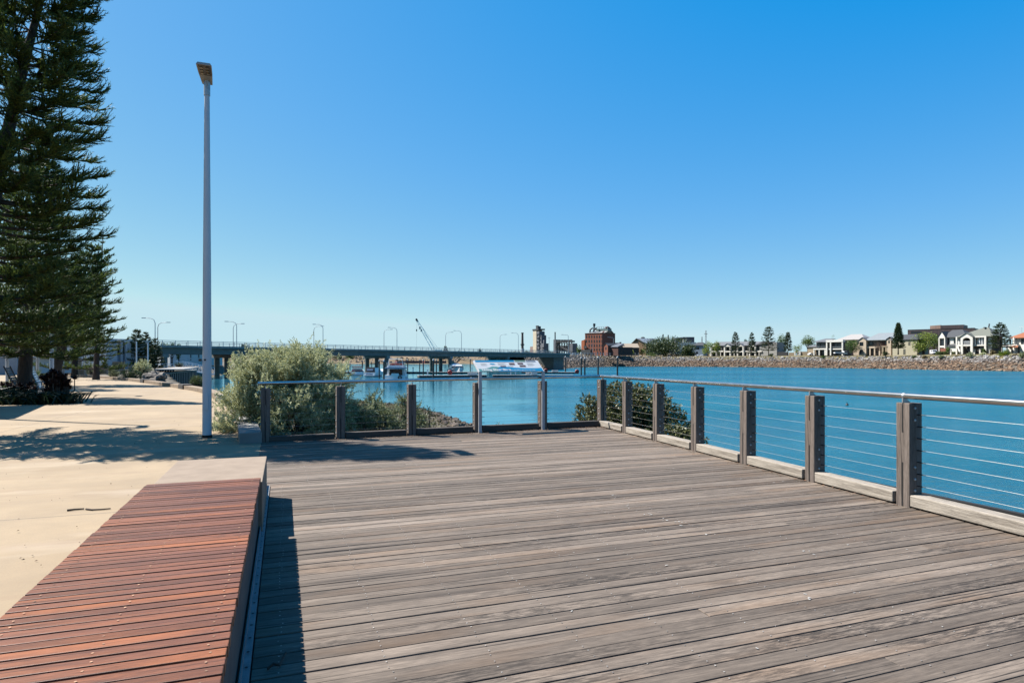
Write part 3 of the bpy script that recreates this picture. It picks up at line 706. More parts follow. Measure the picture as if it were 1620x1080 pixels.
# shrubs: sprigs of small leaves on woody stems
def sprig_shrub(name, label, lobes, nspr, slen, nleaf, ll, lw, mats, seed, upw=.6, stem=True, base=None, group=None, shell=.55, spread=.75, clumps=0, crad=.075):
    rng = np.random.default_rng(seed); lob = np.array(lobes, float)
    b = V3(base) if base is not None else V3((lob[0][0], lob[0][1], lob[:, 2].min()-lob[0][5]))
    t = thing(name, b, label, 'shrub', group)
    vol = (lob[:, 3]*lob[:, 4]*lob[:, 5])**.7; pick = rng.choice(len(lob), nspr, p=vol/vol.sum()); lb = lob[pick]
    u = unit(rng.normal(size=(nspr, 3))); r = rng.uniform(shell, 1.0, nspr)[:, None]
    p = lb[:, :3]+u*lb[:, 3:6]*r
    d = unit(u*np.array([1, 1, .8])+np.array([0, 0, upw])+rng.normal(size=(nspr, 3))*.22)
    if clumps:                                                   # plumes: many sprigs leave each branch end together
        pk = rng.choice(len(lob), clumps, p=vol/vol.sum()); L_b = lob[pk]; uc = unit(rng.normal(size=(clumps, 3))+np.array([0, -.15, .25])); pc = L_b[:, :3]+uc*L_b[:, 3:6]*rng.uniform(.55, 1.02, clumps)[:, None]
        dc = unit(uc*np.array([1, 1, .6])+np.array([0, 0, upw])+rng.normal(size=(clumps, 3))*.2); ci = rng.integers(0, clumps, nspr)
        p = pc[ci]+dc[ci]*rng.uniform(-.22, .16, nspr)[:, None]+rng.normal(size=(nspr, 3))*crad; d = unit(dc[ci]+rng.normal(size=(nspr, 3))*.42)
    sl = slen*rng.uniform(.6, 1.25, nspr)
    ta = np.linspace(.05, 1, nleaf)
    pp = p[:, None]+d[:, None]*(sl[:, None]*ta)[..., None]
    D = unit(d[:, None]*.75+unit(rng.normal(size=pp.shape))*spread)
    n = nspr*nleaf
    lv = leaves(pp.reshape(-1, 3), D.reshape(-1, 3), ll*rng.uniform(.7, 1.25, n), lw*rng.uniform(.75, 1.2, n), rng)
    np_mesh('foliage', lv, 4, mats, t)
    if stem:
        q = MB(); rs = random.Random(seed)
        for i in range(0, nspr, max(1, nspr//170)):
            e = V3(p[i]); s0 = b+V3((rs.uniform(-.25, .25), rs.uniform(-.2, .2), 0)); m = s0.lerp(e, .5)+V3((rs.uniform(-.1, .1), rs.uniform(-.1, .1), -.08))
            q.tube([s0, s0.lerp(m, .55), m, m.lerp(e, .6), e+V3(d[i])*sl[i]*.8], [.022, .016, .011, .007, .003], 5, cap=False)
        q.build('stems', m_stem, t)
    return t
m_stem = M('woody_stem', (.16, .115, .085), (.08, .055, .042), rough=.95, scale=14)
m_salt = leafmat('saltbush_leaves', [(.32, .335, .13), (.58, .60, .32), (.80, .83, .54)], .3, .7)
m_salt2 = leafmat('green_saltbush_leaves', [(.13, .165, .065), (.24, .28, .13), (.36, .40, .23)], .22, .7)
m_mang = leafmat('mangrove_leaves', [(.05, .06, .02), (.13, .145, .05), (.30, .30, .13)], .18, .48, .3)
m_dry = leafmat('dry_leaves', [(.10, .07, .03), (.19, .15, .06), (.22, .20, .09)], .2, .8)
sprig_shrub('saltbush', 'big rounded grey-green bush behind the lamp pole and the end of the railing',
    [(-4.85, 12.5, .55, .8, .8, .85), (-4.15, 13.0, .80, .75, .8, .7), (-5.25, 12.2, .1, .5, .55, .62), (-3.78, 12.7, .2, .5, .5, .72), (-4.3, 12.2, .1, .85, .6, .6), (-5.25, 12.3, .75, .45, .5, .48), (-4.6, 12.9, 1.08, .6, .6, .40), (-3.85, 13.0, .72, .36, .45, .48), (-3.35, 12.9, -.12, .42, .4, .42)],
    8200, .17, 20, .050, .0150, m_salt, 31, base=(-4.3, 12.6, -.65), clumps=230, upw=.75)
sprig_shrub('saltbush', 'smaller green bush behind the railing, right of the big grey-green bush', [(-2.85, 13.2, -.15, .55, .5, .5), (-2.35, 13.6, -.2, .5, .5, .42), (-2.25, 13.9, .02, .22, .3, .5), (-3.1, 13.6, .05, .4, .4, .42)], 1900, .18, 20, .048, .016, m_salt2, 32, clumps=60, crad=.06, base=(-2.7, 13.4, -.9), upw=1.0)
sprig_shrub('mangrove', 'dense mangrove bush with glossy olive leaves outside the corner of the railing',
    [(2.6, 14.3, .30, .62, .55, .55), (3.05, 14.1, .18, .60, .5, .56), (2.1, 14.4, .0, .42, .5, .42), (1.75, 14.3, .02, .26, .4, .52), (2.5, 14.0, -.25, .8, .5, .5), (3.5, 13.9, -.15, .42, .4, .45), (3.25, 13.2, -.45, .5, .5, .42), (3.75, 13.3, -.40, .3, .4, .32), (1.8, 14.1, -.4, .35, .4, .35)],
    3300, .12, 10, .066, .034, m_mang, 33, base=(2.6, 14.2, -1.6), upw=.5, spread=1.0)
sprig_shrub('mangrove_seedling', 'low mangrove seedlings showing above the kerb between the legs of the information board', [(-.25, 13.2, -.32, .25, .25, .25), (.15, 13.3, -.38, .35, .25, .2), (.45, 13.4, -.33, .15, .2, .2), (.85, 13.6, -.42, .35, .3, .28), (1.05, 13.5, -.28, .12, .12, .12)], 210, .11, 8, .058, .027, m_mang, 34, base=(.3, 13.3, -1.3), upw=1.0, spread=1.0)
sprig_shrub('mangrove_seedling', 'thin mangrove seedling beside the third post of the far railing', [(-1.75, 13.0, .0, .12, .15, .36), (-1.65, 13.0, -.3, .2, .2, .25)], 46, .1, 8, .05, .024, m_mang, 35, base=(-1.75, 13.0, -.9), upw=1.0, spread=1.0)
# low spreading ground cover and shore stones
rng = np.random.default_rng(41); n = 11000
xy = np.c_[rng.uniform(-11, 3.5, n), rng.uniform(12.5, 40, n)]; sd = sdist(xy); keep = (sd > 1.6) & (rng.random(n) < np.clip((sd-1)/6, .12, 1)); xy = xy[keep]
p = np.c_[xy, bank_z(xy)+rng.uniform(.0, .16, len(xy))]
p = np.repeat(p, 7, 0)+rng.normal(size=(len(p)*7, 3))*np.array([.14, .14, .05])
D = unit(rng.normal(size=p.shape)*np.array([1, 1, .5])+np.array([0, 0, .7]))
m_cover = leafmat('ground_cover_leaves', [(.10, .065, .03), (.15, .125, .05), (.17, .165, .07), (.23, .20, .12)], .15, .8)
tag(np_mesh('ground_cover', leaves(p, D, rng.uniform(.06, .13, len(p)), rng.uniform(.02, .05, len(p)), rng), 4, m_cover), kind='stuff')
q = MB(); rs = random.Random(8)
k = 0
while k < 700:
    x, y = rs.uniform(-12, 3.5), rs.uniform(13, 48); s = float(sdist(np.array([[x, y]]))[0])
    if not -.8 < s < 3.2: continue
    r = rs.uniform(.08, .30); q.hull_lump((x, y, float(bank_z([[x, y]])[0])+r*.2), r, r*.8, r*.6, rs.random(), .3, rs.uniform(0, 3)); k += 1
tag(q.build('shore_stones', M('shore_stone', (.17, .12, .085), (.07, .055, .045), rough=.9, scale=4, island=.4)), kind='stuff')
# round shrubs along the kerb
def dshrub(label, px, pyb, pyt, d, wpx, mat, seed, n=420, z=None, group='shrubs by the promenade'):
    w = wpx*d/F_/2; h = (pyb-pyt)*d/F_; zb = Zp(pyb, d); x = X(px, d)
    sprig_shrub('shrub', label, [(x, d, zb+h*.45, w*.75, w*.6, h*.5), (x-w*.45, d+.2, zb+h*.35, w*.5, w*.5, h*.4), (x+w*.45, d-.1, zb+h*.35, w*.5, w*.5, h*.4)], n, h*.22, 10, h*.09, h*.028, mat, seed, stem=True, base=(x, d, zb-.05), group=group)
m_green = leafmat('bright_shrub_leaves', [(.07, .11, .03), (.13, .18, .055), (.20, .25, .10)], .25, .6)
m_dkgreen = leafmat('dark_tree_leaves', [(.020, .042, .012), (.05, .085, .022), (.11, .145, .04)], .15, .55)
m_lime = leafmat('lime_tree_leaves', [(.10, .15, .02), (.23, .31, .04), (.38, .43, .075)], .25, .6)
m_midgreen = leafmat('mid_green_leaves', [(.045, .085, .018), (.10, .17, .032), (.19, .26, .055)], .2, .6)
dshrub('bright green round shrub behind the kerb', 207, 600, 583, 43, 34, m_green, 51)
dshrub('grey-green shrub behind the kerb next to the lamp pole', 311, 611, 594, 31, 22, m_green, 52)
dshrub('thin yellowish shrub by the low timber fence', 180, 599, 584, 46, 22, m_salt2, 53, 200)
dshrub('straggly grey bush on the rocks before the slim white poles', 226, 592, 570, 58, 26, m_salt, 54)
dshrub('yellow-green bush behind the low timber fence', 150, 592, 579, 57, 30, m_green, 55, 240)
dshrub('green bush on the ramp below the bridge', 283, 579, 573, 96, 18, m_green, 56, 200)
# garden bed of dark rosettes and strap leaves
GB = 'plants in the garden bed'
m_purple = leafmat('purple_rosette_leaves', [(.028, .012, .012), (.06, .028, .026), (.11, .06, .045)], .12, .5)
m_strap = leafmat('dark_strap_leaves', [(.006, .016, .008), (.014, .035, .014), (.03, .06, .02)], .1, .6)
def rosette_plant(px, py, d, w, h, label, seed, n=26):
    rng = np.random.default_rng(seed); b = V3((X(px, d), d, 0)); t = thing('succulent', b, label, 'plant', GB); q = MB(); lv = []
    for i in range(n):
        c = np.array([b.x+np.clip(rng.normal(), -1.6, 1.6)*w*.4, b.y+rng.normal()*w*.3, h*rng.uniform(.25, 1)]); q.tube([b+V3((rng.normal()*.08, rng.normal()*.08, 0)), V3((c[0], c[1], c[2]*.5)), V3(c)], [.025, .02, .015], 5)
        a = np.linspace(0, 18, 26); el = np.linspace(.1, 1.2, 26)
        D = np.c_[np.cos(a)*np.cos(el), np.sin(a)*np.cos(el), np.sin(el)]+rng.normal(size=(26, 3))*.1
        P0 = np.tile(c, (26, 1)); D = unit(D); r = unit(np.cross(D, np.array([0, 0, 1.])))
        l = .17*rng.uniform(.8, 1.15, 26)[:, None]; m = P0+D*l*.7
        lv.append(np.stack([P0, m-r*.03, P0+D*l, m+r*.03], 1).reshape(-1, 3))
    np_mesh('rosettes', np.concatenate(lv), 4, m_purple, t); q.build('stems', m_stem, t)
rosette_plant(94, 0, 20.6, .42, .95, 'dark purple rosette plant at the path end of the garden bed', 61, 40)
rosette_plant(84, 0, 21.0, .5, .85, 'dark purple rosette plant between the pine trunk and the path', 62, 34)
rosette_plant(26, 0, 20.8, .6, .5, 'dark purple rosette plant left of the pine trunk', 63, 34)
def strap_plant(px, d, w, h, label, seed, n=520):
    rng = np.random.default_rng(seed); b = V3((X(px, d), d, 0)); t = thing('strap_plant', b, label, 'plant', GB)
    a = rng.uniform(0, 6.28, n); p = np.c_[b.x+rng.normal(size=n)*w*.45, b.y+rng.normal(size=n)*.22, np.zeros(n)]
    D = np.c_[np.cos(a)*.55, np.sin(a)*.55, rng.uniform(.5, 1.1, n)]; l = h*rng.uniform(.6, 1.2, n)
    mid = p+unit(D)*l[:, None]*.6; tip = mid+unit(D*np.array([1.6, 1.6, .25]))*l[:, None]*.5
    r = unit(np.cross(D, rng.normal(size=D.shape)))*.022
    np_mesh('strap_leaves', np.concatenate([np.stack([p-r, p+r, mid+r*.9, mid-r*.9], 1), np.stack([mid-r*.9, mid+r*.9, tip+r*.1, tip-r*.1], 1)]).reshape(-1, 3), 4, m_strap, t)
    q = MB(); q.hull_lump((b.x, b.y, .02), w*.5, .25, .06, seed); q.build('root_mat', m_bark, t)
for i, (px, d, w, h, lb) in enumerate(((78, 19.6, .9, .55, 'low dark strap-leaved plant at the front corner of the garden bed'), (48, 19.5, 1.0, .42, 'low dark strap-leaved plant in front of the pine trunk'), (16, 19.4, 1.1, .45, 'low dark strap-leaved plant at the picture edge of the garden bed'), (62, 20.2, .8, .38, 'small dark strap-leaved plant below the white slatted chair'), (-12, 19.8, 1.0, .7, 'low dark strap-leaved plant beyond the picture edge of the garden bed'))):
    strap_plant(px, d, w, h, lb, 70+i)
def yucca(px, d, z, lb, seed, r=.5, n=160, mat=None):
    rng = np.random.default_rng(seed); b = V3((X(px, d), d, z)); t = thing('spiky_plant', b, lb, 'plant', 'spiky plants')
    u = unit(rng.normal(size=(n, 3))+np.array([0, 0, .8])); np_mesh('leaves', leaves(np.tile(np.array(b)+[0, 0, r*.5], (n, 1)), u, r*rng.uniform(.7, 1.1, n), r*.09, rng), 4, mat or m_green, t)
    q = MB(); q.tube([b, b+UP*r*.55], [r*.12, r*.1], 7); q.build('stem', m_bark, t)
yucca(27, 24, .0, 'bright green spiky plant left of the pine trunk', 81, .6); yucca(51, 25, .25, 'bright green spiky plant right of the pine trunk', 82, .6)
m_mulch = M('bed_soil', (.035, .026, .02), (.018, .014, .011), rough=.98, scale=6, bmp=.5)
q = MB(); q.prism([G(-60, 641)+V3((-1, 0, 0)), G(96, 637.5), V3((-14.5, 20.3, 0)), V3((-19.3, 26.5, 0)), V3((-26, 32, 0)), V3((-32, 22, 0))], (0, 0, .05)); tag(q.build('garden_bed_soil', m_mulch), kind='structure')
# ------------------------------------------------------------------ helper for buildings seen from across the water
class Fac:
    """a wall line on the ground between two photo columns at two distances"""
    def __init__(s, px0, d0, px1, d1):
        if px0 > 1020 and d0 < 430: d0 += 30; d1 += 30                # stands behind the crest of the right bank
        s.A = V3((X(px0, d0), d0, 0)); s.B = V3((X(px1, d1), d1, 0)); s.T = (s.B-s.A).normalized()
        s.N = V3((s.T.y, -s.T.x, 0))
        if s.N.y > 0: s.N = -s.N
    def g(s, px):
        k = (px-810)/F_; D = s.B-s.A; t = (k*s.A.y-s.A.x)/(D.x-k*D.y); return s.A+D*t
    def z(s, px, py): return Zp(py, s.g(px).y)
    def p(s, px, py, off=0.0): q = s.g(px); return V3((q.x, q.y, Zp(py, q.y)))+s.N*off
    def box(s, q, pa, pb, pt, pbm, f, b, skew=False):
        """columns pa..pb, rows pt..pbm, from f metres in front to b metres behind the line"""
        a, c = s.g(pa), s.g(pb); dm = (a.y+c.y)/2; z0, z1 = Zp(pbm, dm), Zp(pt, dm)
        o = V3((a.x, a.y, z0))-s.N*b; q.para(o, c-a, s.N*(f+b), (0, 0, z1-z0))
    def gable(s, q, pa, pb, pe, pr, f, b, over=.3, th=.18):
        """gable roof whose triangle faces the viewer"""
        a, c = s.g(pa), s.g(pb); dm = (a.y+c.y)/2; ze, zr = Zp(pe, dm), Zp(pr, dm); m = (a+c)/2
        a = a-s.T*over; c = c+s.T*over
        for u, v in ((a, m), (m, c)):
            zu, zv = (ze, zr) if v is m else (zr, ze)
            q.para(V3((u.x, u.y, zu))+s.N*(f+over), V3((v.x-u.x, v.y-u.y, zv-zu)), -s.N*(f+b+over), (0, 0, th))
    def gable_wall(s, q, pa, pb, pe, pr, f, th=.25):
        a, c = s.g(pa), s.g(pb); dm = (a.y+c.y)/2; m = (a+c)/2
        q.prism([V3((a.x, a.y, Zp(pe, dm)))+s.N*f, V3((c.x, c.y, Zp(pe, dm)))+s.N*f, V3((m.x, m.y, Zp(pr, dm)))+s.N*f], -s.N*th)
    def hip(s, q, pa, pb, pe, pr, r0, r1, f, b, over=.5):
        """hip roof: eaves pa..pb at row pe, ridge r0..r1 at row pr"""
        a, c = s.g(pa)-s.T*over, s.g(pb)+s.T*over; dm = (a.y+c.y)/2; ze, zr = Zp(pe, dm), Zp(pr, dm)
        e = [V3((p.x, p.y, ze))+s.N*o for p, o in ((a, f+over), (c, f+over), (c, -b-over), (a, -b-over))]
        h = [V3((p.x, p.y, zr))-s.N*((b-f)/2) for p in (s.g(r0), s.g(r1))]
        q.add(e+h+[p-UP*.2 for p in e], [(0, 1, 5, 4), (2, 3, 4, 5), (1, 2, 5), (3, 0, 4), (0, 3, 2, 1) if False else (6, 9, 8, 7), (0, 6, 7, 1), (1, 7, 8, 2), (2, 8, 9, 3), (3, 9, 6, 0)])
def part(name, mat, parent, fn, **k):
    q = MB(); fn(q); return q.build(name, mat, parent, **k)
def windows(fac, parent, rects, mat=None, f=.05, b=.1, name='window', frame=None):
    for r in rects:
        o = part(name, mat or m_glass, parent, lambda q: fac.box(q, *r, f, b))
        if frame is not None:
            a, c, t, bt = r; w = (c-a)*.10
            part('frame', frame, o, lambda q: (fac.box(q, a, a+w, t, bt, f+.06, .02), fac.box(q, c-w, c, t, bt, f+.06, .02), fac.box(q, (a+c)/2-w/2, (a+c)/2+w/2, t, bt, f+.05, .02)))
def each(name, mat, parent, fns):
    for fn in fns: part(name, mat, parent, fn)
m_bluewall = M('blue_grey_cladding', (.36, .46, .56), (.30, .39, .48), rough=.6, scale=3)
m_greyconc = M('pale_grey_concrete', (.74, .77, .80), (.62, .65, .68), rough=.8, scale=1.2)
m_offwhite = M('off_white_render', (1.05, 1.05, 1.02), (.9, .9, .87), rough=.8, scale=1.5)
m_tan = M('tan_stone', (.44, .31, .19), (.35, .24, .14), rough=.9, scale=1.2)
m_railwood = M('grey_rail_timber', (.60, .57, .53), (.42, .39, .36), rough=.85, scale=4)
# ------------------------------------------------------------------ chairs in the garden bed
def chair(px, d, label, frame, slat, rz, name='reclining_chair', s=1.0):
    b = V3((X(px, d), d, 0)); t = thing(name, b, label, 'chair', 'chairs under the pines')
    rot = Matrix.Rotation(rz, 3, 'Z'); W = lambda x, y, z: b+rot @ V3((x*s, y*s, z*s))
    for k in range(5):
        y = .05+k*.11; part('seat_slat', slat, t, lambda q: q.para(W(-.28, y, .40-.05*y), W(.28, y, .40-.05*y)-W(-.28, y, .40-.05*y), W(-.28, y+.085, .395-.05*y)-W(-.28, y, .40-.05*y), UP*.022))
    for k in range(8):
        u0 = .06+k*.095; f = lambda x, u: W(x, .58+.38*u, .36+.92*u)
        part('back_slat', slat, t, lambda q: q.para(f(-.28, u0), f(.28, u0)-f(-.28, u0), f(-.28, u0+.072)-f(-.28, u0), rot @ V3((0, .02, -.008))))
    for x in (-.31, .31):
        part('frame', frame, t, lambda q: (q.tube([W(x, .0, .40), W(x, .58, .36), W(x, .90, 1.14)], .022*s, 6), q.tube([W(x, -.02, .60), W(x, .72, .60)], .024*s, 6)))
        for a, c in (((x, .0, .0), (x, .0, .62)), ((x, .75, .0), (x, .62, .62))): part('leg', frame, t, lambda q: q.tube([W(*a), W(*c)], .024*s, 6))
m_brown = M('brown_chair_timber', (.10, .055, .035), (.06, .032, .022), rough=.6, scale=6)
chair(810+(X(17, 23)+.72)/23.3*F_, 23.3, 'brown reclining timber chair in the shade left of the pine trunk', m_brown, m_brown, R(112))
chair(810+(X(56, 22)+.72)/22.3*F_, 22.3, 'white slatted reclining chair leaning back right of the pine trunk', m_white, m_white, R(118))
# ------------------------------------------------------------------ left background
t = thing('wall', P(-20, 597, 56), 'low blue-grey clad wall behind the lamp poles and pine trunks', 'wall')
f = Fac(-140, 56, 27, 58); part('cladding', m_bluewall, t, lambda q: f.box(q, -140, 27, 565, 598, 0, .2)); part('capping', m_greyconc, t, lambda q: f.box(q, -141, 27.6, 563.8, 564.9, .06, .26))
for k in range(5): part('post', m_galv, t, lambda q: f.box(q, -120+k*32, -119+k*32, 565, 598, .05, -.005))
f = Fac(28, 66, 128, 70); t = thing('building', f.p(70, 592), 'long low off-white building with dark openings behind the pines', 'building')
part('wall', m_offwhite, t, lambda q: f.box(q, 28, 128, 566, 590, 0, 6)); part('roof', m_greyconc, t, lambda q: f.box(q, 27, 129, 564, 565.9, .5, 6.5))
windows(f, t, [(36, 42, 572, 589), (56, 62, 571, 588), (88, 96, 570, 585), (103, 109, 570, 585), (114, 120, 570, 585)])
f = Fac(166, 84, 236, 90); t = thing('building', f.p(190, 585), 'pale grey concrete building with tall dark windows beside the small pines', 'building')
part('wall', m_greyconc, t, lambda q: (f.box(q, 168, 185.5, 536, 584, 0, 8), f.box(q, 185.6, 238, 541, 584, -.3, 8)))
part('roof', m_offwhite, t, lambda q: (f.box(q, 188, 214, 536.6, 540.8, .2, 8), f.box(q, 214.2, 240, 538.5, 540.9, -.2, 8)))
part('column', m_greyconc, t, lambda q: f.box(q, 190.6, 192.4, 540.9, 580, .2, .25)); part('column', m_greyconc, t, lambda q: f.box(q, 197.5, 206, 541, 584, .15, .25))
windows(f, t, [(184.2, 190.4, 548, 560), (192.6, 197.4, 548, 560)], f=-.2, b=.4); windows(f, t, [(184.2, 190.4, 562, 572), (192.6, 197.4, 562, 572)], mat=m_bluewall, f=-.2, b=.4)
f = Fac(121, 62, 205, 64); t = thing('wall', f.p(150, 590), 'low tan stone wall behind the low timber fence', 'wall'); part('stonework', m_tan, t, lambda q: (f.box(q, 121, 128, 571, 592, 0, .5), f.box(q, 128.2, 190, 578, 592, -.02, .4), f.box(q, 178, 197, 572, 592, .02, .6)))
# low timber fence
t = thing('fence', P(150, 592, 57), 'low timber fence with one long top rail along the far promenade', 'fence')
f = Fac(97, 58, 208, 56.5); part('rail', m_railwood, t, lambda q: (f.box(q, 97, 208, 578.8, 580.3, .05, .08), f.box(q, 97, 208, 584.4, 585.2, .02, .04)))
for k in range(7): part('post', m_railwood, t, lambda q: f.box(q, 98+k*17.6, 100+k*17.6, 579.5, 592.5, .0, .14))
t = thing('fence', P(270, 578, 98), 'pale pipe fence on the wharf edge below the bridge', 'fence')
f = Fac(238, 94, 282, 100); part('rail', m_white, t, lambda q: (f.box(q, 238, 282, 575.2, 576.0, .05, .05), f.box(q, 238, 282, 578.6, 579.2, .03, .03)))
for k in range(9): part('post', m_white, t, lambda q: f.box(q, 238.2+k*5.3, 238.9+k*5.3, 575.5, 581.5, .02, .06))
# sheet pile wharf
m_pilewall = M('tarred_sheet_piling', (.055, .075, .095), (.012, .016, .02), rough=.6, scale=1.0, stretch=(3, 3, .3))
t = thing('wharf_wall', V3((-41, 74, WZ)), 'dark sheet-piled wharf wall above black water below the gangway', 'wall')
q = MB(); a, b = V3((-40.6, 73.5, 0)), V3((-49, 97, 0)); T = (b-a).normalized(); Nn = V3((T.y, -T.x, 0)); n = 34
for k in range(n):
    p = a+(b-a)*(k/n); o_ = .0 if k % 2 else .22
    q.para(p+Nn*o_+UP*(-4.5), (b-a)/n, -Nn*.3, (0, 0, 4.25))
q.build('piling', m_pilewall, t); part('coping', m_conc, t, lambda q: q.para(a-Nn*.5+UP*-.24, b-a, Nn*.85, UP*.18))
t = thing('boardwalk', P(252, 588, 78), 'dark timber boardwalk on stub posts at the wharf end', 'jetty')
f = Fac(246, 74, 276, 90); part('decking', m_railwood, t, lambda q: f.box(q, 244, 278, 582, 583.6, 0, 3))
for k in range(7): part('post', m_dark, t, lambda q: f.box(q, 246+k*4.2, 247+k*4.2, 583.7, 592, -.1, .3))
# rocks at the head of the wharf
q = MB(); rs = random.Random(14)
for k in range(150):
    px = rs.uniform(228, 256); d = rs.uniform(50, 66); z = -.25+rs.uniform(-.2, .35); r = rs.uniform(.25, .6); q.hull_lump((X(px, d), d, z), r, r*.8, r*.6, k, .3, rs.uniform(0, 3))
tag(q.build('rubble', M('wharf_rubble', (.26, .22, .18), (.13, .11, .09), rough=.9, scale=2, island=.35)), kind='stuff')
# gangway
t = thing('gangway', P(296, 582, 95), 'white trussed gangway sloping down from the wharf to the pontoon', 'gangway')
a, b = P(279, 582, 100), P(331, 592, 104); dirn = b-a; w_ = V3((.25, 1.0, 0))*1.2
part('walkway', m_galv, t, lambda q: q.para(a-UP*.1, dirn, w_, UP*.1))
for o_ in (V3((0, 0, 0)), w_):
    def tr(q):
        q.tube([a+o_+UP*1.1, b+o_+UP*1.1], .05, 5); q.tube([a+o_, b+o_], .06, 5)
        for k in range(10):
            p0, p1 = a+o_+dirn*(k/10), a+o_+dirn*((k+1)/10); q.tube([p0+UP*(1.1*(k % 2)), p1+UP*(1.1*((k+1) % 2))], .035, 4); q.tube([p1, p1+UP*1.1], .03, 4)
    part('truss', m_white, t, tr)
# white building and low sheds seen under the bridge
f = Fac(272, 168, 352, 180); t = thing('building', f.p(310, 577), 'long white building with dark slot windows seen under the bridge', 'building')
part('wall', m_offwhite, t, lambda q: f.box(q, 284, 352, 556, 578, 0, 10)); part('annex', m_offwhite, t, lambda q: f.box(q, 268, 283.8, 560, 578, .3, 8)); part('roof', m_greyconc, t, lambda q: f.box(q, 283, 353, 554.6, 555.9, .4, 10.4))
windows(f, t, [(301, 302.4, 560, 566), (313.6, 315.2, 560, 566), (301, 302.4, 568, 570), (314, 319, 567.5, 571), (327, 328.5, 560, 566), (340, 342, 560, 566)], f=.08)
# ------------------------------------------------------------------ the bridge
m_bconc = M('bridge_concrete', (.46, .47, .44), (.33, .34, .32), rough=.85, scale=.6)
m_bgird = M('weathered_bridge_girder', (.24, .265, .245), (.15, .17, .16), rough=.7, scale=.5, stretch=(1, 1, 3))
E = lambda s: V3((-67+45*s, 131+69*s, 0))
bt = V3((45, 69, 0)).normalized(); bn = V3((-.837, .546, 0)); BTOP = 4.4
bridge = thing('bridge', E(.9)+UP*WZ, 'long low grey road bridge on column piers crossing the water', 'bridge')
s0, s1 = -.36, 2.06
part('deck_slab', m_bconc, bridge, lambda q: q.para(E(s0)+UP*(BTOP-.42), E(s1)-E(s0), bn*10.4, UP*.42))
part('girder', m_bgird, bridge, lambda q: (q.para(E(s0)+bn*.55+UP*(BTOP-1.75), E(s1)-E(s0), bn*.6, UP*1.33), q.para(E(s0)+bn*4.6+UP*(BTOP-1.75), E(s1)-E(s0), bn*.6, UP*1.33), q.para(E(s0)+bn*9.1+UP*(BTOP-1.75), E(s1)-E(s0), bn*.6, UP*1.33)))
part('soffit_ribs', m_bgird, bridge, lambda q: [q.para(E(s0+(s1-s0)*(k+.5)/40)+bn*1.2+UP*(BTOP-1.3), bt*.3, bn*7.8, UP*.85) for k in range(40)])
for o_ in (.15, 10.1):
    def rl(q):
        q.para(E(s0)+bn*o_+UP*(BTOP+.95), E(s1)-E(s0), bn*.1, UP*.10); q.para(E(s0)+bn*o_+UP*(BTOP+.55), E(s1)-E(s0), bn*.06, UP*.05); q.para(E(s0)+bn*o_+UP*(BTOP+.25), E(s1)-E(s0), bn*.06, UP*.05)
        m = int((E(s1)-E(s0)).length/2.6)
        for k in range(m+1): q.para(E(s0+(s1-s0)*k/m)+bn*(o_-.02)+UP*BTOP, bt*.10, bn*.10, UP*.98)
    part('railing', m_galv, bridge, rl)
def spx(px):                                                    # bridge parameter for a photo column
    k = (px-810)/F_; return (k*131+67)/(45-69*k)
for px in (264, 380, 500, 616, 716, 806):
    s = spx(px); pr = part('pier', m_bconc, bridge, lambda q: q.para(E(s)-bt*.6+bn*.3+UP*(BTOP-2.45), bt*1.2, bn*9.8, UP*.70))
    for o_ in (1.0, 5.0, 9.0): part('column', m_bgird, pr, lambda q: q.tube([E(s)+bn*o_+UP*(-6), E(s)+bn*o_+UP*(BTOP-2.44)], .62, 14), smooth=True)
for s, ln in ((s0-.06, 6), (1.93, 9)):
    part('abutment', m_bgird, bridge, lambda q: q.para(E(s)+bn*2.6+UP*-5, bt*ln, bn*7.4, UP*(BTOP+5-1.76)))  # abutments take the dark girder colour to read as shade under the bridge
def blamp(px, pytop, far, right, label):
    w = 8.8 if far else .8; k = (px-810)/F_; o_ = E(0)+bn*w; s = (k*o_.y-o_.x)/(45-69*k); b = E(s)+bn*w+UP*BTOP
    t = thing('bridge_lamp', b, label, 'street lamp', 'lamps on the bridge'); z = Zp(pytop, b.y)-BTOP
    a = (-bn if far else bn); v = V3((1, 0, 0))*(1 if right else -1)
    q = MB(); q.tube([b, b+UP*(z-1.0), b+UP*(z-.35)+v*.25, b+UP*(z-.05)+v*.9, b+UP*z+v*2.0], [.09, .07, .06, .05, .045], 8); q.build('pole', m_galv, t, smooth=True)
    q = MB(); q.para(b+UP*(z-.05)+v*1.9-V3((0, .15, 0)), v*.75, (0, .3, 0), (0, 0, .13)); q.build('lamp_head', m_greyconc, t)
BL_ = [(245.4, 503, 0, 0, 'bridge lamp, taller of the two behind the small pines'), (249.6, 510, 1, 1, 'bridge lamp with its arm to the right just right of the small pines'),
 (374.4, 508.5, 0, 0, 'nearer bridge lamp of the pair above the big grey-green bush'), (369, 512, 1, 1, 'farther bridge lamp of the pair above the big grey-green bush'),
 (511, 513, 0, 0, 'nearer bridge lamp of the second pair right of the grey-green bush'), (496.5, 516, 1, 1, 'farther bridge lamp of the second pair right of the grey-green bush'),
 (628, 518, 0, 0, 'bridge lamp standing just left of the crane boom'), (607.5, 521, 1, 1, 'bridge lamp second to the left of the crane boom'),
 (730, 523, 0, 0, 'bridge lamp with its arm to the left standing right of the crane'), (705, 525.5, 1, 1, 'bridge lamp in front of the lone round tree right of the crane'),
 (820, 526.5, 0, 0, 'bridge lamp beside the thin brown chimney'), (791, 529, 1, 1, 'bridge lamp with its arm to the right, left of the thin brown chimney')]
for a in BL_: blamp(*a)
q = MB()
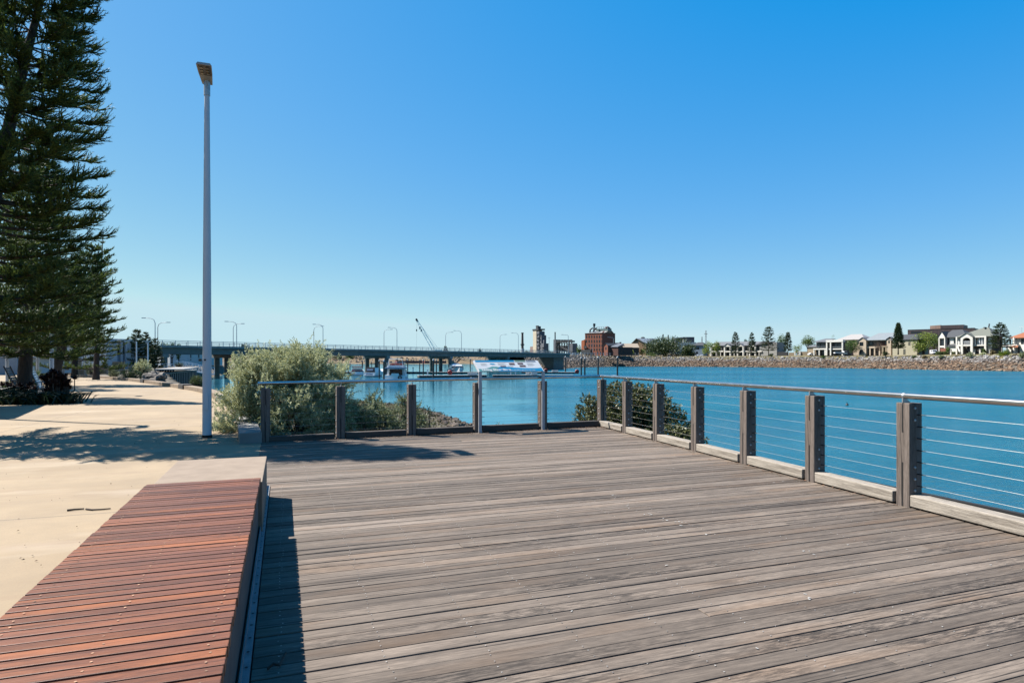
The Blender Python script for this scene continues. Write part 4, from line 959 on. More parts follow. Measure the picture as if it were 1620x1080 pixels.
# ------------------------------------------------------------------ far bank beyond the bridge
m_far = M('far_scrub_bank', (.34, .22, .12), (.15, .12, .06), rough=.95, scale=.09)
xs = np.linspace(-700, 330, 120); ys = np.array([690, 697, 705, 720, 765, 900, 3000, 9000.])
gv, gf = grid(xs, ys, lambda xy: np.interp(xy[:, 1], [690, 697, 705, 720, 765], [-4, -1.2, 2.6, 6.5, 9.6])+.5*np.sin(xy[:, 0]*.11)+.3*np.sin(xy[:, 0]*.37))
tag(np_mesh('far_bank', gv, 4, m_far, Fi=gf), kind='structure')
rng = np.random.default_rng(77); n = 5200; fx = rng.uniform(-330, 90, n); cl = np.sin(fx*.06)+np.sin(fx*.023+1)+.6*np.sin(fx*.17); ok = cl+rng.normal(size=n)*.5 > .1; fx = fx[ok]; fy = rng.uniform(703, 770, len(fx)); fz = np.interp(fy, [690, 697, 705, 720, 765], [-4, -1.2, 2.6, 6.5, 9.6])+rng.uniform(-.3, 2.2, len(fx))
fp = np.repeat(np.c_[fx, fy, fz], 5, 0)+rng.normal(size=(len(fx)*5, 3))*np.array([1.0, .6, .6]); m_scrub = leafmat('far_scrub_leaves', [(.03, .05, .02), (.08, .10, .035), (.22, .18, .09)], .1, .8)
tag(np_mesh('far_scrub', leaves(fp, unit(rng.normal(size=fp.shape)), 1.3, .9, rng), 4, m_scrub), kind='stuff')
q = MB(); rs = random.Random(6)
for k in range(420):
    fx_ = rs.uniform(-330, 95); fy_ = rs.uniform(698, 712); r = rs.uniform(.5, 1.3); q.hull_lump((fx_, fy_, float(np.interp(fy_, [690, 697, 705, 720, 765], [-4, -1.2, 2.6, 6.5, 9.6]))+.3), r*1.4, r, r*.7, k, .3)
tag(q.build('far_rubble', M('far_rubble_stone', (.50, .40, .30), (.26, .19, .14), rough=.9, scale=.3, island=.5)), kind='stuff')
m_redsteel = M('red_painted_steel', (.28, .035, .03), (.16, .022, .02), rough=.6, scale=1)
m_brick2 = M('pinkish_shed_cladding', (.42, .30, .26), (.34, .24, .2), rough=.8, scale=.4)
f = Fac(540, 560, 740, 600)
for i, (a, b_, tp, bm, mt, lb) in enumerate(((628, 668, 570.5, 574.6, m_redsteel, 'long dark red barge moored under the bridge left of the piles'), (672, 706, 570.8, 574.4, m_redsteel, 'dark red barge moored under the bridge behind the white cruiser'))):
    t = thing('barge', f.p((a+b_)/2, bm), lb, 'barge', 'red barges under the bridge')
    part('hull', mt, t, lambda q: f.box(q, a, b_, tp, bm, 0, 12)); part('stanchions', m_redsteel, t, lambda q: [f.box(q, a+1+k*(b_-a-2)/9, a+1.5+k*(b_-a-2)/9, tp-2.2, tp-.02, -.2, .4) for k in range(10)]); part('rail', m_redsteel, t, lambda q: f.box(q, a+1, b_-1, tp-2.5, tp-2.25, -.2, .4))
f = Fac(560, 720, 740, 740)
for a, b_, tp, bm, mt, lb in ((596, 609, 562.5, 567, m_brick2, 'small pinkish shed on the far bank seen under the bridge'), (648, 667, 563.5, 567.5, m_greyconc, 'long grey shed on the far bank seen under the bridge'), (575, 588, 562.5, 566, m_offwhite, 'small white house on the far bank seen under the bridge')):
    t = thing('shed', f.p((a+b_)/2, bm), lb, 'shed', 'sheds on the far bank'); part('wall', mt, t, lambda q: f.box(q, a, b_, tp+1.4, bm+2, 0, 9)); part('roof', m_galv, t, lambda q: f.hip(q, a, b_, tp+1.4, tp, a+2, b_-2, 0, 9)); windows(f, t, [(a+2, a+4, tp+2, bm), (b_-5, b_-3, tp+2, bm)])
# ------------------------------------------------------------------ piles and pontoons
m_pile = M('tarred_pile', (.022, .02, .02), (.012, .011, .011), rough=.55, scale=2)
m_cap = M('white_pile_cap', (.74, .75, .76), rough=.5)
PL = [(551, 570, 590.5, .28, 'leftmost thick dark pile by the moored boats'), (553.8, 574, 585, .26, 'thin far pile close to the leftmost dark pile'), (573.3, 570.5, 592, .30, 'dark pile between the red-topped boat and the boat with a black cabin'),
 (587.7, 571.5, 582, .26, 'far thin pile behind the boat with a black cabin'), (600, 569.5, 597.5, .30, 'dark pile just left of the flybridge cruiser, the farther of two'), (607.3, 569.5, 605.5, .34, 'thick dark pile right against the flybridge cruiser'),
 (631.7, 570, 581, .28, 'far pile behind the flybridge of the cruiser'), (645, 568.8, 588.5, .30, 'single dark pile right of the flybridge cruiser'), (664, 568.5, 588, .30, 'dark pile left of a thicker nearer pile between the two cruisers'),
 (669.6, 568.3, 596, .30, 'dark pile of the close trio between the two cruisers'), (685.6, 568, 603, .36, 'thickest and tallest dark pile between the two cruisers'), (690.3, 568.5, 593, .30, 'dark pile just right of the thickest pile'),
 (698, 567.5, 585, .26, 'slim far pile left of the cabin cruiser with the dark windscreen'), (744, 567, 585.5, .30, 'dark pile left of the information board'),
 (894.6, 563.4, 590.5, .34, 'white-capped pile nearest the bridge end, right of the information board'), (919.5, 564.8, 598, .36, 'left one of two white-capped piles standing close together'), (925.2, 565.2, 598, .34, 'right one of two white-capped piles standing close together'), (946.2, 564.2, 596.5, .36, 'white-capped pile in front of the rock bank above the railing corner'), (976.8, 563.8, 597, .38, 'rightmost white-capped pile standing alone in the water')]
for px, pt, pb, dia, lb in PL:
    d = (CH-WZ)*F_/(pb-HZ); b = V3((X(px, d), d, WZ)); t = thing('mooring_pile', b, lb, 'pile', 'mooring piles'); z = Zp(pt, d); r = dia/2*max(.8, d/150)**.5
    part('shaft', m_pile, t, lambda q: q.tube([V3((b.x, b.y, -7)), V3((b.x, b.y, z-.25))], r, 12), smooth=True)
    part('cap', m_cap, t, lambda q: q.tube([V3((b.x, b.y, z-.25)), V3((b.x, b.y, z-.12)), V3((b.x, b.y, z+.12))], [r*1.15, r*1.1, r*.1], 12), smooth=True)
m_pont = M('pontoon_concrete', (.50, .49, .46), (.42, .41, .39), rough=.85, scale=1)
def pontoon(px0, px1, d0, d1, w, lb, gaps=()):
    f = Fac(px0, d0, px1, d1); t = thing('pontoon', (f.A+f.B)/2+UP*WZ, lb, 'pontoon', 'floating pontoons')
    a, c = f.A, f.B
    part('float', m_dark, t, lambda q: q.para(V3((a.x, a.y, WZ-.3))-f.N*w, c-a, f.N*w, UP*.62))
    part('walkway', m_pont, t, lambda q: q.para(V3((a.x, a.y, WZ+.325))-f.N*(w+.06)-f.T*.05, c-a+f.T*.1, f.N*(w+.12), UP*.14))
    return f
fA = pontoon(478, 760, 188, 184, 3.0, 'long dark-sided pontoon behind the moored boats, farther from the deck'); pontoon(825, 908, 186, 182, 3.0, 'short pontoon right of the information board below the bridge end')
fB = pontoon(663, 770, 141, 146, 2.4, 'nearer pontoon with a pale top, left of the information board'); pontoon(780, 908, 146, 147, 2.4, 'nearer pontoon with a pale top, behind the information board'); pontoon(917, 980, 138, 141, 2.6, 'dark pontoon at the foot of the white-capped piles')
m_red = M('red_lifebuoy', (.55, .03, .025), (.42, .025, .02), rough=.5)
def buoy_stand(px, py, d, lb, h=1.5):
    b = V3((X(px, d), d, WZ+.465)); t = thing('lifebuoy_stand', b, lb, 'lifebuoy', 'lifebuoy stands'); c = V3((b.x, b.y-.1, Zp(py, d)))
    part('post', m_white, t, lambda q: q.tube([b, V3((b.x, b.y, c.z))], .07, 6)); part('ring', m_red, t, lambda q: q.tube([c+V3((.42*math.cos(a), 0, .42*math.sin(a))) for a in [i*math.pi/7 for i in range(15)]], .16, 7, cap=False), smooth=True); part('back_board', m_red, t, lambda q: q.box(c+V3((0, .06, -.1)), .8, .06, 1.0))
buoy_stand(571, 591.5, 168, 'red lifebuoy stand on the pontoon in front of the red-topped boat'); buoy_stand(712, 589, 146.5, 'red lifebuoy stand in front of the cabin cruiser with the dark windscreen')
buoy_stand(863.5, 586, 184.5, 'red lifebuoy stand just right of the information board'); buoy_stand(913, 587.5, 165, 'red lifebuoy stand left of the pair of white-capped piles')
for px, d, lb, w in ((747.5, 146, 'white dock box on the pontoon left of the information board', 2.2), (845, 147.5, 'tall white dock cabinet on the pontoon below the information board', 1.5), (835, 148.5, 'small white dock box left of the tall cabinet', .9), (878, 184.5, 'white dock box on the pontoon right of the information board', 1.8), (640.5, 186.5, 'small dark dock box on the pontoon right of the flybridge cruiser', 1.0)):
    b = V3((X(px, d), d, WZ+.467)); t = thing('dock_box', b, lb, 'box', 'boxes on the pontoons'); h = 1.0 if 'tall' in lb else .42
    part('case', m_offwhite if 'dark' not in lb else m_black, t, lambda q: q.box(b+UP*(h/2), w, .7, h), bevel=.05); part('lid', m_white if 'dark' not in lb else m_dark, t, lambda q: q.box(b+UP*(h+.05), w+.1, .8, .08))
for px, d, lb in ((676.5, 144, 'white service post on the pontoon between the two thickest piles'), (746.8, 185, 'white service post on the farther pontoon left of the information board'), (808, 147, 'left one of two white service posts behind the board legs'), (815.5, 147, 'right one of two white service posts behind the board legs'), (653.5, 186, 'dark-headed service post on the farther pontoon')):
    b = V3((X(px, d), d, WZ+.467)); t = thing('service_post', b, lb, 'post', 'service posts on the pontoons'); part('column', m_white, t, lambda q: q.box(b+UP*.55, .22, .22, 1.1)); part('light_head', m_black if 'dark' in lb else m_offwhite, t, lambda q: q.box(b+UP*1.22, .34, .34, .22))
b = G(1340, 641, WZ); t = thing('float', b, 'tiny dark float far out on the water above the wires between two right-hand posts', 'buoy'); part('body', m_black, t, lambda q: q.tube([b-UP*.1, b+UP*.03, b+UP*.12, b+UP*.17], [.07, .13, .1, .03], 9), smooth=True); part('pin', m_dark, t, lambda q: q.tube([b+UP*.165, b+UP*.26], .03, 6))
b = G(635.5, 647, WZ); t = thing('float', b, 'small black float on the calm water left of the third railing post', 'buoy'); part('body', m_black, t, lambda q: q.tube([b-UP*.2, b+UP*.05, b+UP*.22, b+UP*.3], [.10, .17, .14, .04], 10), smooth=True); part('pin', m_dark, t, lambda q: q.tube([b+UP*.29, b+UP*.5], .05, 6))
# ------------------------------------------------------------------ boats
m_hull = M('white_gelcoat', (1.25, 1.26, 1.27), (1.1, 1.11, 1.12), rough=.3, scale=1)
m_canvasred = M('red_canvas', (.42, .05, .04), (.3, .035, .03), rough=.8); m_canvasblk = M('black_canvas', (.02, .02, .024), rough=.7); m_bluegel = M('pale_blue_gelcoat', (.34, .42, .56), (.3, .38, .52), rough=.4)
def boat(px, pyw, beam, length, rz, label, cat, style):
    d = (CH-WZ)*F_/(pyw-HZ); b = V3((X(px, d), d, WZ)); t = thing('cruiser', b, label, cat, 'boats moored at the pontoons')
    rot = Matrix.Rotation(rz, 3, 'Z'); W = lambda x, y, z: b+rot @ V3((x, y, z)); hb = beam/2; L = length
    st = [(0, .96, .86, 1.0, -.2), (.25, 1, .9, 1.05, -.3), (.55, .96, .8, 1.2, -.3), (.8, .66, .42, 1.45, -.2), (1, .03, .02, 1.75, .5)]
    q = MB(); n = 5
    for s, dk, ch, sh, kl in st: q.add([W(-hb*dk, s*L, sh), W(-hb*ch, s*L, .15), W(0, s*L, kl), W(hb*ch, s*L, .15), W(hb*dk, s*L, sh)], [])
    for i in range(4):
        for k in range(4): q.f.append([i*5+k, (i+1)*5+k, (i+1)*5+k+1, i*5+k+1]); q.m.append(0)
        q.f.append([i*5+4, (i+1)*5+4, (i+1)*5, i*5]); q.m.append(0)
    q.f.append([0, 1, 2, 3, 4]); q.m.append(0); q.build('hull', m_hull, t)
    q = MB(); q.para(W(-hb*.9, -.5, .22), W(hb*.9, -.5, .22)-W(-hb*.9, -.5, .22), W(0, .5, 0)-W(0, 0, 0), UP*.12); q.build('swim_platform', m_hull, t)
    def cab(name, x, y0, y1, z0, z1, tp, mat, fr=.0, bk=.0):
        q = MB(); q.add([W(-x, y0, z0), W(x, y0, z0), W(x, y1, z0), W(-x, y1, z0), W(-x*tp, y0+bk, z1), W(x*tp, y0+bk, z1), W(x*tp, y1-fr, z1), W(-x*tp, y1-fr, z1)], [(3, 2, 1, 0), (4, 5, 6, 7), (0, 1, 5, 4), (1, 2, 6, 5), (2, 3, 7, 6), (3, 0, 4, 7)]); return q.build(name, mat, t)
    def rail(name, x, y0, y1, z0, z1, mat=m_steel):
        q = MB(); c = [(-x, y0), (x, y0), (x, y1), (-x, y1)]
        for i in range(4):
            (xa, ya), (xb, yb) = c[i], c[(i+1) % 4]; q.tube([W(xa, ya, z1), W(xb, yb, z1)], .03, 5)
            for k in range(4): q.tube([W(xa+(xb-xa)*k/4, ya+(yb-ya)*k/4, z0), W(xa+(xb-xa)*k/4, ya+(yb-ya)*k/4, z1)], .022, 4)
        return q.build(name, mat, t)
    if style == 'fly':
        cab('cockpit_rail', hb*.93, .02, L*.18, 1.0, 1.15, 1, m_hull); cab('cabin', hb*.86, L*.16, L*.66, 1.05, 2.35, .9, m_hull, 1.2); cab('cabin_door', hb*.62, L*.155, L*.2, 1.08, 2.2, .95, m_glass)
        cab('hardtop', hb*1.0, L*.0, L*.55, 2.36, 2.56, 1.0, m_bluegel, .3); cab('flybridge', hb*.82, L*.12, L*.46, 2.56, 2.95, .95, m_hull, .3); rail('flybridge_rail', hb*.8, L*.03, L*.44, 2.56, 3.45); cab('flybridge_seat', hb*.6, L*.2, L*.28, 2.95, 3.3, .9, m_canvasred)
        cab('windscreen', hb*.7, L*.42, L*.5, 2.95, 3.3, .9, m_glass, .2); cab('side_cover', hb*.4, -.02, .5, 1.0, 1.5, .8, m_hull)
        q = MB(); c = W(hb*.45, -.12, .75); q.tube([c+V3((.28*math.cos(a), 0, .28*math.sin(a))) for a in [i*math.pi/6 for i in range(13)]], .11, 6, cap=False); q.build('tyre_fender', m_black, t)
        q = MB(); q.tube([W(-hb*.7, L*.1, 2.56), W(-hb*.6, L*.1+.2, 4.1), W(hb*.6, L*.1+.2, 4.1), W(hb*.7, L*.1, 2.56)], .06, 6); q.build('arch', m_white, t)
        for x in (-hb*1.02, hb*1.02):
            for y in (L*.1, L*.3): part('fender', m_hull, t, lambda q: q.tube([W(x, y, .2), W(x, y, .8)], .13, 8))
    elif style == 'sport':
        cab('cabin', hb*.82, .5, L*.6, 1.0, 2.1, .78, m_hull, 1.6, .5); cab('canopy', hb*.76, .3, L*.3, 1.05, 2.25, .8, m_canvasblk, 0, .35); cab('rear_window', hb*.5, .33, .6, 1.45, 1.85, .95, m_bluegel, 0, .12); cab('bimini', hb*.6, L*.3, L*.5, 3.0, 3.2, .9, m_canvasblk)
        q = MB(); [q.tube([W(x, L*.4, 2.0), W(x*.9, L*.4, 3.0)], .04, 5) for x in (-hb*.6, hb*.6)]; q.build('bimini_frame', m_steel, t); cab('transom_panel', hb*.5, -.06, .02, .4, .8, 1, m_bluegel)
    elif style == 'red':
        cab('cabin', hb*.8, L*.15, L*.6, 1.0, 1.9, .85, m_hull, 1.0); cab('cabin_window', hb*.83, L*.2, L*.5, 1.35, 1.7, .92, m_glass, .4); cab('canopy', hb*.85, .2, L*.4, 2.1, 2.3, .9, m_canvasred); cab('cockpit_cover', hb*.9, .05, L*.3, 1.02, 1.3, .9, m_canvasred)
        q = MB(); [q.tube([W(x, y, 1.2), W(x, y, 2.1)], .035, 5) for x in (-hb*.75, hb*.75) for y in (.3, L*.38)]; q.build('canopy_frame', m_steel, t); q = MB(); q.tube([W(0, L*.45, 1.9), W(0, L*.45, 3.4)], .04, 5); q.build('mast', m_white, t)
    else:
        cab('cabin', hb*.88, L*.2, L*.72, 1.1, 2.35, .76, m_hull, 1.5); cab('windscreen', hb*.83, L*.3, L*.715, 1.6, 2.12, .86, m_glass, .75); cab('roof', hb*.74, L*.18, L*.56, 2.35, 2.5, .92, m_hull, .3); rail('bow_rail', hb*.55, L*.62, L*.95, 1.3, 1.95)
        cab('flybridge', hb*.55, L*.25, L*.42, 2.5, 2.9, .8, m_hull, .2); q = MB(); q.tube([W(0, L*.3, 2.8), W(0, L*.3, 4.2)], .035, 5); q.build('aerial', m_white, t)
    return t
boat(625, 603.5, 3.9, 11, R(6), 'white flybridge cruiser moored stern-on behind two dark piles', 'boat', 'fly')
boat(584.3, 595.8, 3.1, 9, R(-8), 'white sports cruiser with a black cabin canopy moored stern-on', 'boat', 'sport')
boat(564.5, 594, 3.2, 9, R(10), 'white boat with red canvas cover behind the leftmost piles', 'boat', 'red')
boat(717, 588.6, 4.6, 11, R(196), 'white cabin cruiser with a dark windscreen facing the deck', 'boat', 'cabin')
# the bow-on cruiser sits with its bow towards the viewer, so push it back by its length
# ------------------------------------------------------------------ right bank
BK = [(838, 264), (866, 267), (884, 277), (902, 312), (930, 352), (960, 382), (1003, 397), (1040, 395), (1091, 385), (1175, 363), (1245, 338), (1316, 318), (1390, 290), (1460, 265), (1511, 244), (1565, 232), (1620, 221), (1750, 195), (2100, 150), (2500, 118)]
BP = cat_rom([(X(px, d), d) for px, d in BK], 4); BP = [np.array(p) for p in BP]
def ztop(p):                                                    # top of the stone slope
    px = 810+p[0]/p[1]*F_; return float(np.interp(px, [860, 900, 1003, 1060, 1120, 1400, 1700], [4.3, 4.35, 3.9, 3.3, 3.0, 2.9, 2.9]))
def inland(i, s):
    t = BP[min(i+1, len(BP)-1)]-BP[max(i-1, 0)]; t = t/np.hypot(*t); return BP[i]+s*np.array((-t[1], t[0]))
n0 = inland(44, 10.); sgn = 1 if n0[1]+n0[0]*.3 > BP[44][1]+BP[44][0]*.3 else -1
def bank_point(i, s):
    zt = ztop(BP[i]); z = float(np.interp(s, [-4, 0, 10.5, 12, 26, 60], [-4.5, WZ-.1, zt, zt+.1, 4.15, 4.3])); p = inland(i, s*sgn); return (p[0], p[1], z)
S = [-4, 0, 3, 6, 9, 10.5, 12, 16, 20, 26, 34]
gv = [bank_point(i, s) for i in range(len(BP)) for s in S]; n = len(S)
gf = [[i*n+k, i*n+k+1, (i+1)*n+k+1, (i+1)*n+k] for i in range(len(BP)-1) for k in range(n-1)]
m_drygrass = M('dry_grass_bank', (.30, .235, .10), (.16, .14, .055), rough=.95, scale=.35, lo=.3, hi=.7)
m_rockgap = M('muddy_stone_slope', (.20, .16, .12), (.10, .08, .06), rough=.95, scale=.5)
sb = np_mesh('stone_bank', np.array(gv), 4, [m_drygrass, m_rockgap], Fi=np.array(gf)); tag(sb, kind='structure')
sb.data.polygons.foreach_set('material_index', [1 if S[k] < 9 else 0 for i in range(len(BP)-1) for k in range(n-1)])
# level ground behind
rim = [V3(bank_point(i, 33.0)) for i in range(len(BP))]
q = MB()
for i in range(len(rim)-1):
    a, b = rim[i], rim[i+1]; m0 = a+(a-V3((0, 0, a.z))).normalized()*160; m1 = b+(b-V3((0, 0, b.z))).normalized()*160
    f0 = a+(a-V3((0, 0, a.z))).normalized()*6000; f1 = b+(b-V3((0, 0, b.z))).normalized()*6000
    for u in (a, b, m0, m1, f0, f1): u.z = 4.16
    q.quad(a, b, m1, m0); q.quad(m0, m1, f1, f0)
tag(q.build('far_ground', m_drygrass), kind='structure')
q = MB()
for (i0, i1), (sa, sb) in (((36, 62), (14.5, 31)),):
    for i in range(i0, i1):
        c = [V3(bank_point(j, s_))+UP*.05 for j, s_ in ((i, sa), (i+1, sa), (i+1, sb), (i, sb))]; q.quad(*c)
m_lawn = M('mown_grass', (.17, .19, .05), (.10, .125, .03), rough=.95, scale=.5)
tag(q.build('lawn', m_lawn), kind='structure')
# dumped stone on the slope, stained brown by the tide below
def rock_mat():
    m, nt, b, out = nodes('bank_stone')
    g = rnd_island(nt); tc = nt.nodes.new('ShaderNodeTexCoord'); sx = nt.nodes.new('ShaderNodeSeparateXYZ'); nt.links.new(tc.outputs['Object'], sx.inputs[0])
    up = ramp(nt, g, [(0, (.06, .056, .053)), (.5, (.145, .134, .126)), (1, (.27, .255, .24))]); dn = ramp(nt, g, [(0, (.035, .022, .014)), (.5, (.105, .062, .036)), (1, (.19, .125, .075))])
    n = noise(nt, .12, detail=3); h = math_(nt, 'ADD', sx.outputs[2], math_(nt, 'MULTIPLY', math_(nt, 'SUBTRACT', n, .5), 3.0)); h2 = math_(nt, 'ADD', h, math_(nt, 'MULTIPLY', math_(nt, 'SUBTRACT', g, .5), 1.2))
    mr = nt.nodes.new('ShaderNodeMapRange'); mr.inputs[1].default_value = .8; mr.inputs[2].default_value = 2.2; nt.links.new(h2, mr.inputs[0])
    ax = nt.nodes.new('ShaderNodeMapRange'); ax.inputs[1].default_value = 70; ax.inputs[2].default_value = 125; nt.links.new(sx.outputs[0], ax.inputs[0])
    # west of the fig tree the stone is greyer brown right through
    col = mixc(nt, mr.outputs[0], dn, up); alt = ramp(nt, g, [(0, (.04, .033, .027)), (.5, (.105, .087, .069)), (1, (.19, .163, .13))]); col = mixc(nt, math_(nt, 'MULTIPLY_ADD', ax.outputs[0], .7), alt, col)
    nt.nodes[-1]
    nt.links.new(col, b.inputs['Base Color']); b.inputs['Roughness'].default_value = .9
    return m
q = MB(); rs = random.Random(17); seg = [np.hypot(*(BP[i+1]-BP[i])) for i in range(len(BP)-1)]
for i in range(len(BP)-1):
    px = 810+BP[i][0]/BP[i][1]*F_
    if px > 1700: break
    m = int(seg[i]*27)
    for k in range(m):
        u = rs.random(); s = rs.uniform(-.8, 11.2); a, b = np.array(bank_point(i, s)), np.array(bank_point(i+1, s)); p = a+(b-a)*u
        r = rs.uniform(.26, .66)*(1.3 if rs.random() < .12 else .9); q.hull_lump((p[0], p[1], p[2]+r*.25), r, r*.85, r*.7, rs.random(), .32, rs.uniform(0, 3))
tag(q.build('riprap', rock_mat()), kind='stuff')
# tufts along the crest
rng = np.random.default_rng(5); pts = []
for i in range(len(BP)-1):
    px = 810+BP[i][0]/BP[i][1]*F_
    for k in range(int(seg[i]*(7 if px < 1060 else 2.2))):
        s = rng.uniform(9.8, 15 if px < 1060 else 13); a, b = np.array(bank_point(i, s)), np.array(bank_point(i+1, s)); pts.append(a+(b-a)*rng.random())
pts = np.repeat(np.array(pts), 14, 0)+rng.normal(size=(len(pts)*14, 3))*np.array([.35, .35, .05]); D = unit(rng.normal(size=pts.shape)*.5+np.array([0, 0, 1.]))
m_tuft = leafmat('dry_tuft_leaves', [(.20, .15, .06), (.30, .235, .10), (.22, .21, .09)], .2, .8)
tag(np_mesh('dry_grass', blades(pts, D, rng.uniform(.3, .7, len(pts)), .12, rng), 3, m_tuft), kind='stuff')
# ------------------------------------------------------------------ trees on the far side
def leafy_tree(px, d, pyt, pyb, wpx, label, seed, mat, n=1500, trunk=True, name='leafy_tree', group='leafy trees across the water', blobs=9, ls=.42, low=.25, z=None, flat=1.0):
    if px > 1008 and d < 430: d += 12 if (name == 'shrub' or px < 1100) else 30
    rng = np.random.default_rng(seed); zb = 4.1 if z is None else z; zt = Zp(pyt, d); h = zt-zb; w = wpx*d/F_/2; b = V3((X(px, d), d, zb)); t = thing(name, b, label, 'tree', group)
    cs = []
    for k in range(blobs):
        a = k*2.4+rng.uniform(-.4, .4); rr = w*.58*math.sqrt((k+.3)/blobs); hh = low+(1-low)*rng.uniform(.22, .78); cs.append((b.x+rr*math.cos(a), b.y+rr*math.sin(a)*.8, zb+h*hh, w*rng.uniform(.34, .52), h*(1-low)*rng.uniform(.20, .30)))
    cs.append((b.x, b.y, zb+h*(1-.24*(1-low)), w*.5, h*(1-low)*.25)); cs = np.array(cs)
    pk = rng.integers(0, len(cs), n); c = cs[pk]; u = unit(rng.normal(size=(n, 3))); r = rng.uniform(.45, 1.08, n)[:, None]
    p = c[:, :3]+u*r*np.c_[c[:, 3], c[:, 3]*.85, c[:, 4]]; D = unit(u*.7+rng.normal(size=(n, 3))*.6); l = ls*rng.uniform(.6, 1.4, n)
    np_mesh('crown', leaves(p-D*l[:, None]*.5, D, l, l*.75, rng), 4, mat, t)
    q = MB(); q.tube([b-UP*.3, b+UP*h*.35, b+UP*h*.6], [w*.07+.1, w*.05+.07, .04], 7)
    for k in range(0, len(cs), 2): q.tube([b+UP*h*.28, V3(cs[k][:3])], [w*.03+.05, .03], 5)
    q.build('trunk', m_bark, t); return t
fig = leafy_tree(1052, 414, 533, 572, 86, 'very broad dark fig tree on the far bank beside the rock slope', 91, m_dkgreen, 8000, blobs=20, ls=.72, low=.02, z=2.6)
leafy_tree(1088, 402, 545, 568, 34, 'lower dark tree joined to the right side of the broad fig tree', 92, m_dkgreen, 2600, ls=.7, low=.05, z=2.8)
leafy_tree(1030, 408, 557, 572, 26, 'olive bush at the water side of the broad fig tree', 93, m_midgreen, 800, ls=.5, low=0, z=1.2)
leafy_tree(1012, 402, 564, 575, 18, 'small olive bush on the rocks left of the broad fig tree', 97, m_midgreen, 500, ls=.5, low=0, z=.2)
leafy_tree(1120, 372, 540, 564, 27, 'lime green tree left of the white gabled terrace', 94, m_lime, 1200, ls=.5, low=.05); leafy_tree(1134, 374, 538, 563, 17, 'taller lime green tree touching the white gabled terrace', 95, m_lime, 900, ls=.5, low=.05)
leafy_tree(1236, 372, 528, 558, 24, 'mid green round tree behind the large pine by the terrace', 96, m_midgreen, 1300, ls=.5); leafy_tree(1180, 380, 536, 560, 14, 'dark tree top behind the white gabled terrace', 98, m_dkgreen, 600, ls=.5)
leafy_tree(1278, 330, 530, 563, 30, 'round dark green tree left of the modern house with columns', 99, m_midgreen, 1800, ls=.45, low=.3); leafy_tree(1261, 345, 544, 561, 18, 'yellow-green low tree left of the round dark green tree', 100, m_lime, 600, ls=.4, low=.1)
leafy_tree(1349, 292, 536.5, 563, 28, 'rounded green tree before the modern house with columns', 101, m_midgreen, 1500, ls=.42, low=.12); leafy_tree(1318, 345, 529, 545, 15, 'green tree top above the modern house roof', 102, m_midgreen, 500, ls=.45)
leafy_tree(1461, 268, 524.5, 562, 46, 'large lime green tree left of the white van', 103, m_lime, 2600, ls=.45, low=.12, blobs=13); leafy_tree(1478, 280, 527, 560, 30, 'darker green tree behind the large lime green tree', 104, m_midgreen, 1300, ls=.45)
leafy_tree(952, 470, 0+548, 564, 14, 'small green tree left of the brick mill', 105, m_midgreen, 500, ls=.6); leafy_tree(916, 432, 545, 560, 12, 'green tree beside the orange annex of the brick mill', 106, m_midgreen, 500, ls=.6)
leafy_tree(987, 428, 552, 562, 12, 'small bright bush before the long shed right of the mill', 107, m_lime, 350, ls=.5); leafy_tree(999, 426, 553, 562, 11, 'small bright bush before the warehouse, right of a similar bush', 108, m_lime, 350, ls=.5); leafy_tree(1016, 424, 552, 562, 14, 'bright bush between the warehouse and the broad fig tree', 109, m_lime, 400, ls=.5); leafy_tree(944, 425, 552, 561, 11, 'green bush at the foot of the brick mill wall', 110, m_midgreen, 350, ls=.5)
leafy_tree(705, 700, 546, 560, 8.5, 'lone round tree showing above the bridge railing right of the crane', 111, m_dkgreen, 700, ls=1.2, low=.1, z=3.4); leafy_tree(759.5, 700, 550, 560, 6, 'small lone tree showing above the bridge railing left of the chimney', 112, m_dkgreen, 400, ls=1.0, low=.1, z=3.4)
for i, (px, pt, w, d, lb) in enumerate(((514, 562, 12, 705, 'scrubby tree on the far bank under the bridge, left of the boats'), (536, 561, 16, 707, 'wide scrubby tree on the far bank above the red-topped boat'), (553, 561.5, 14, 709, 'scrubby tree on the far bank behind the leftmost piles'), (822, 557, 10, 600, 'tree top above the bridge railing left of the chimney foot'), (834, 555, 10, 600, 'tree top between the chimney and the silo tower'), (866, 553, 12, 560, 'tree top right of the silo tower'), (909, 550, 12, 540, 'tree top behind the conveyor works'), (772, 556.5, 12, 720, 'low tree top above the bridge railing near the board'))):
    leafy_tree(px, d, pt, 566, w, lb, 120+i, m_dkgreen if i % 2 else m_midgreen, 420, ls=1.0, low=0, z=3.0)
for i, (px, pt, w, lb) in enumerate(((258, 541, 16, 'scrubby tree above the bridge just right of the small pines'), (272, 541.5, 22, 'wide scrubby tree above the bridge left of the lamp pole'), (283, 543, 10, 'low scrubby tree above the bridge nearest the lamp pole'))):
    leafy_tree(px, 150, pt, 560, w, lb, 140+i, m_midgreen, 500, ls=.35, low=.3, z=-.1)
leafy_tree(388, 168, 543, 560, 22, 'dark tree showing above the bridge behind the grey-green bush', 145, m_dkgreen, 500, ls=.4, low=.2, z=-.1)
leafy_tree(345, 165, 546, 560, 8, 'small tree above the bridge just right of the lamp pole', 146, m_midgreen, 260, ls=.35, low=.2, z=-.1)
GQ = 'pines across the water'
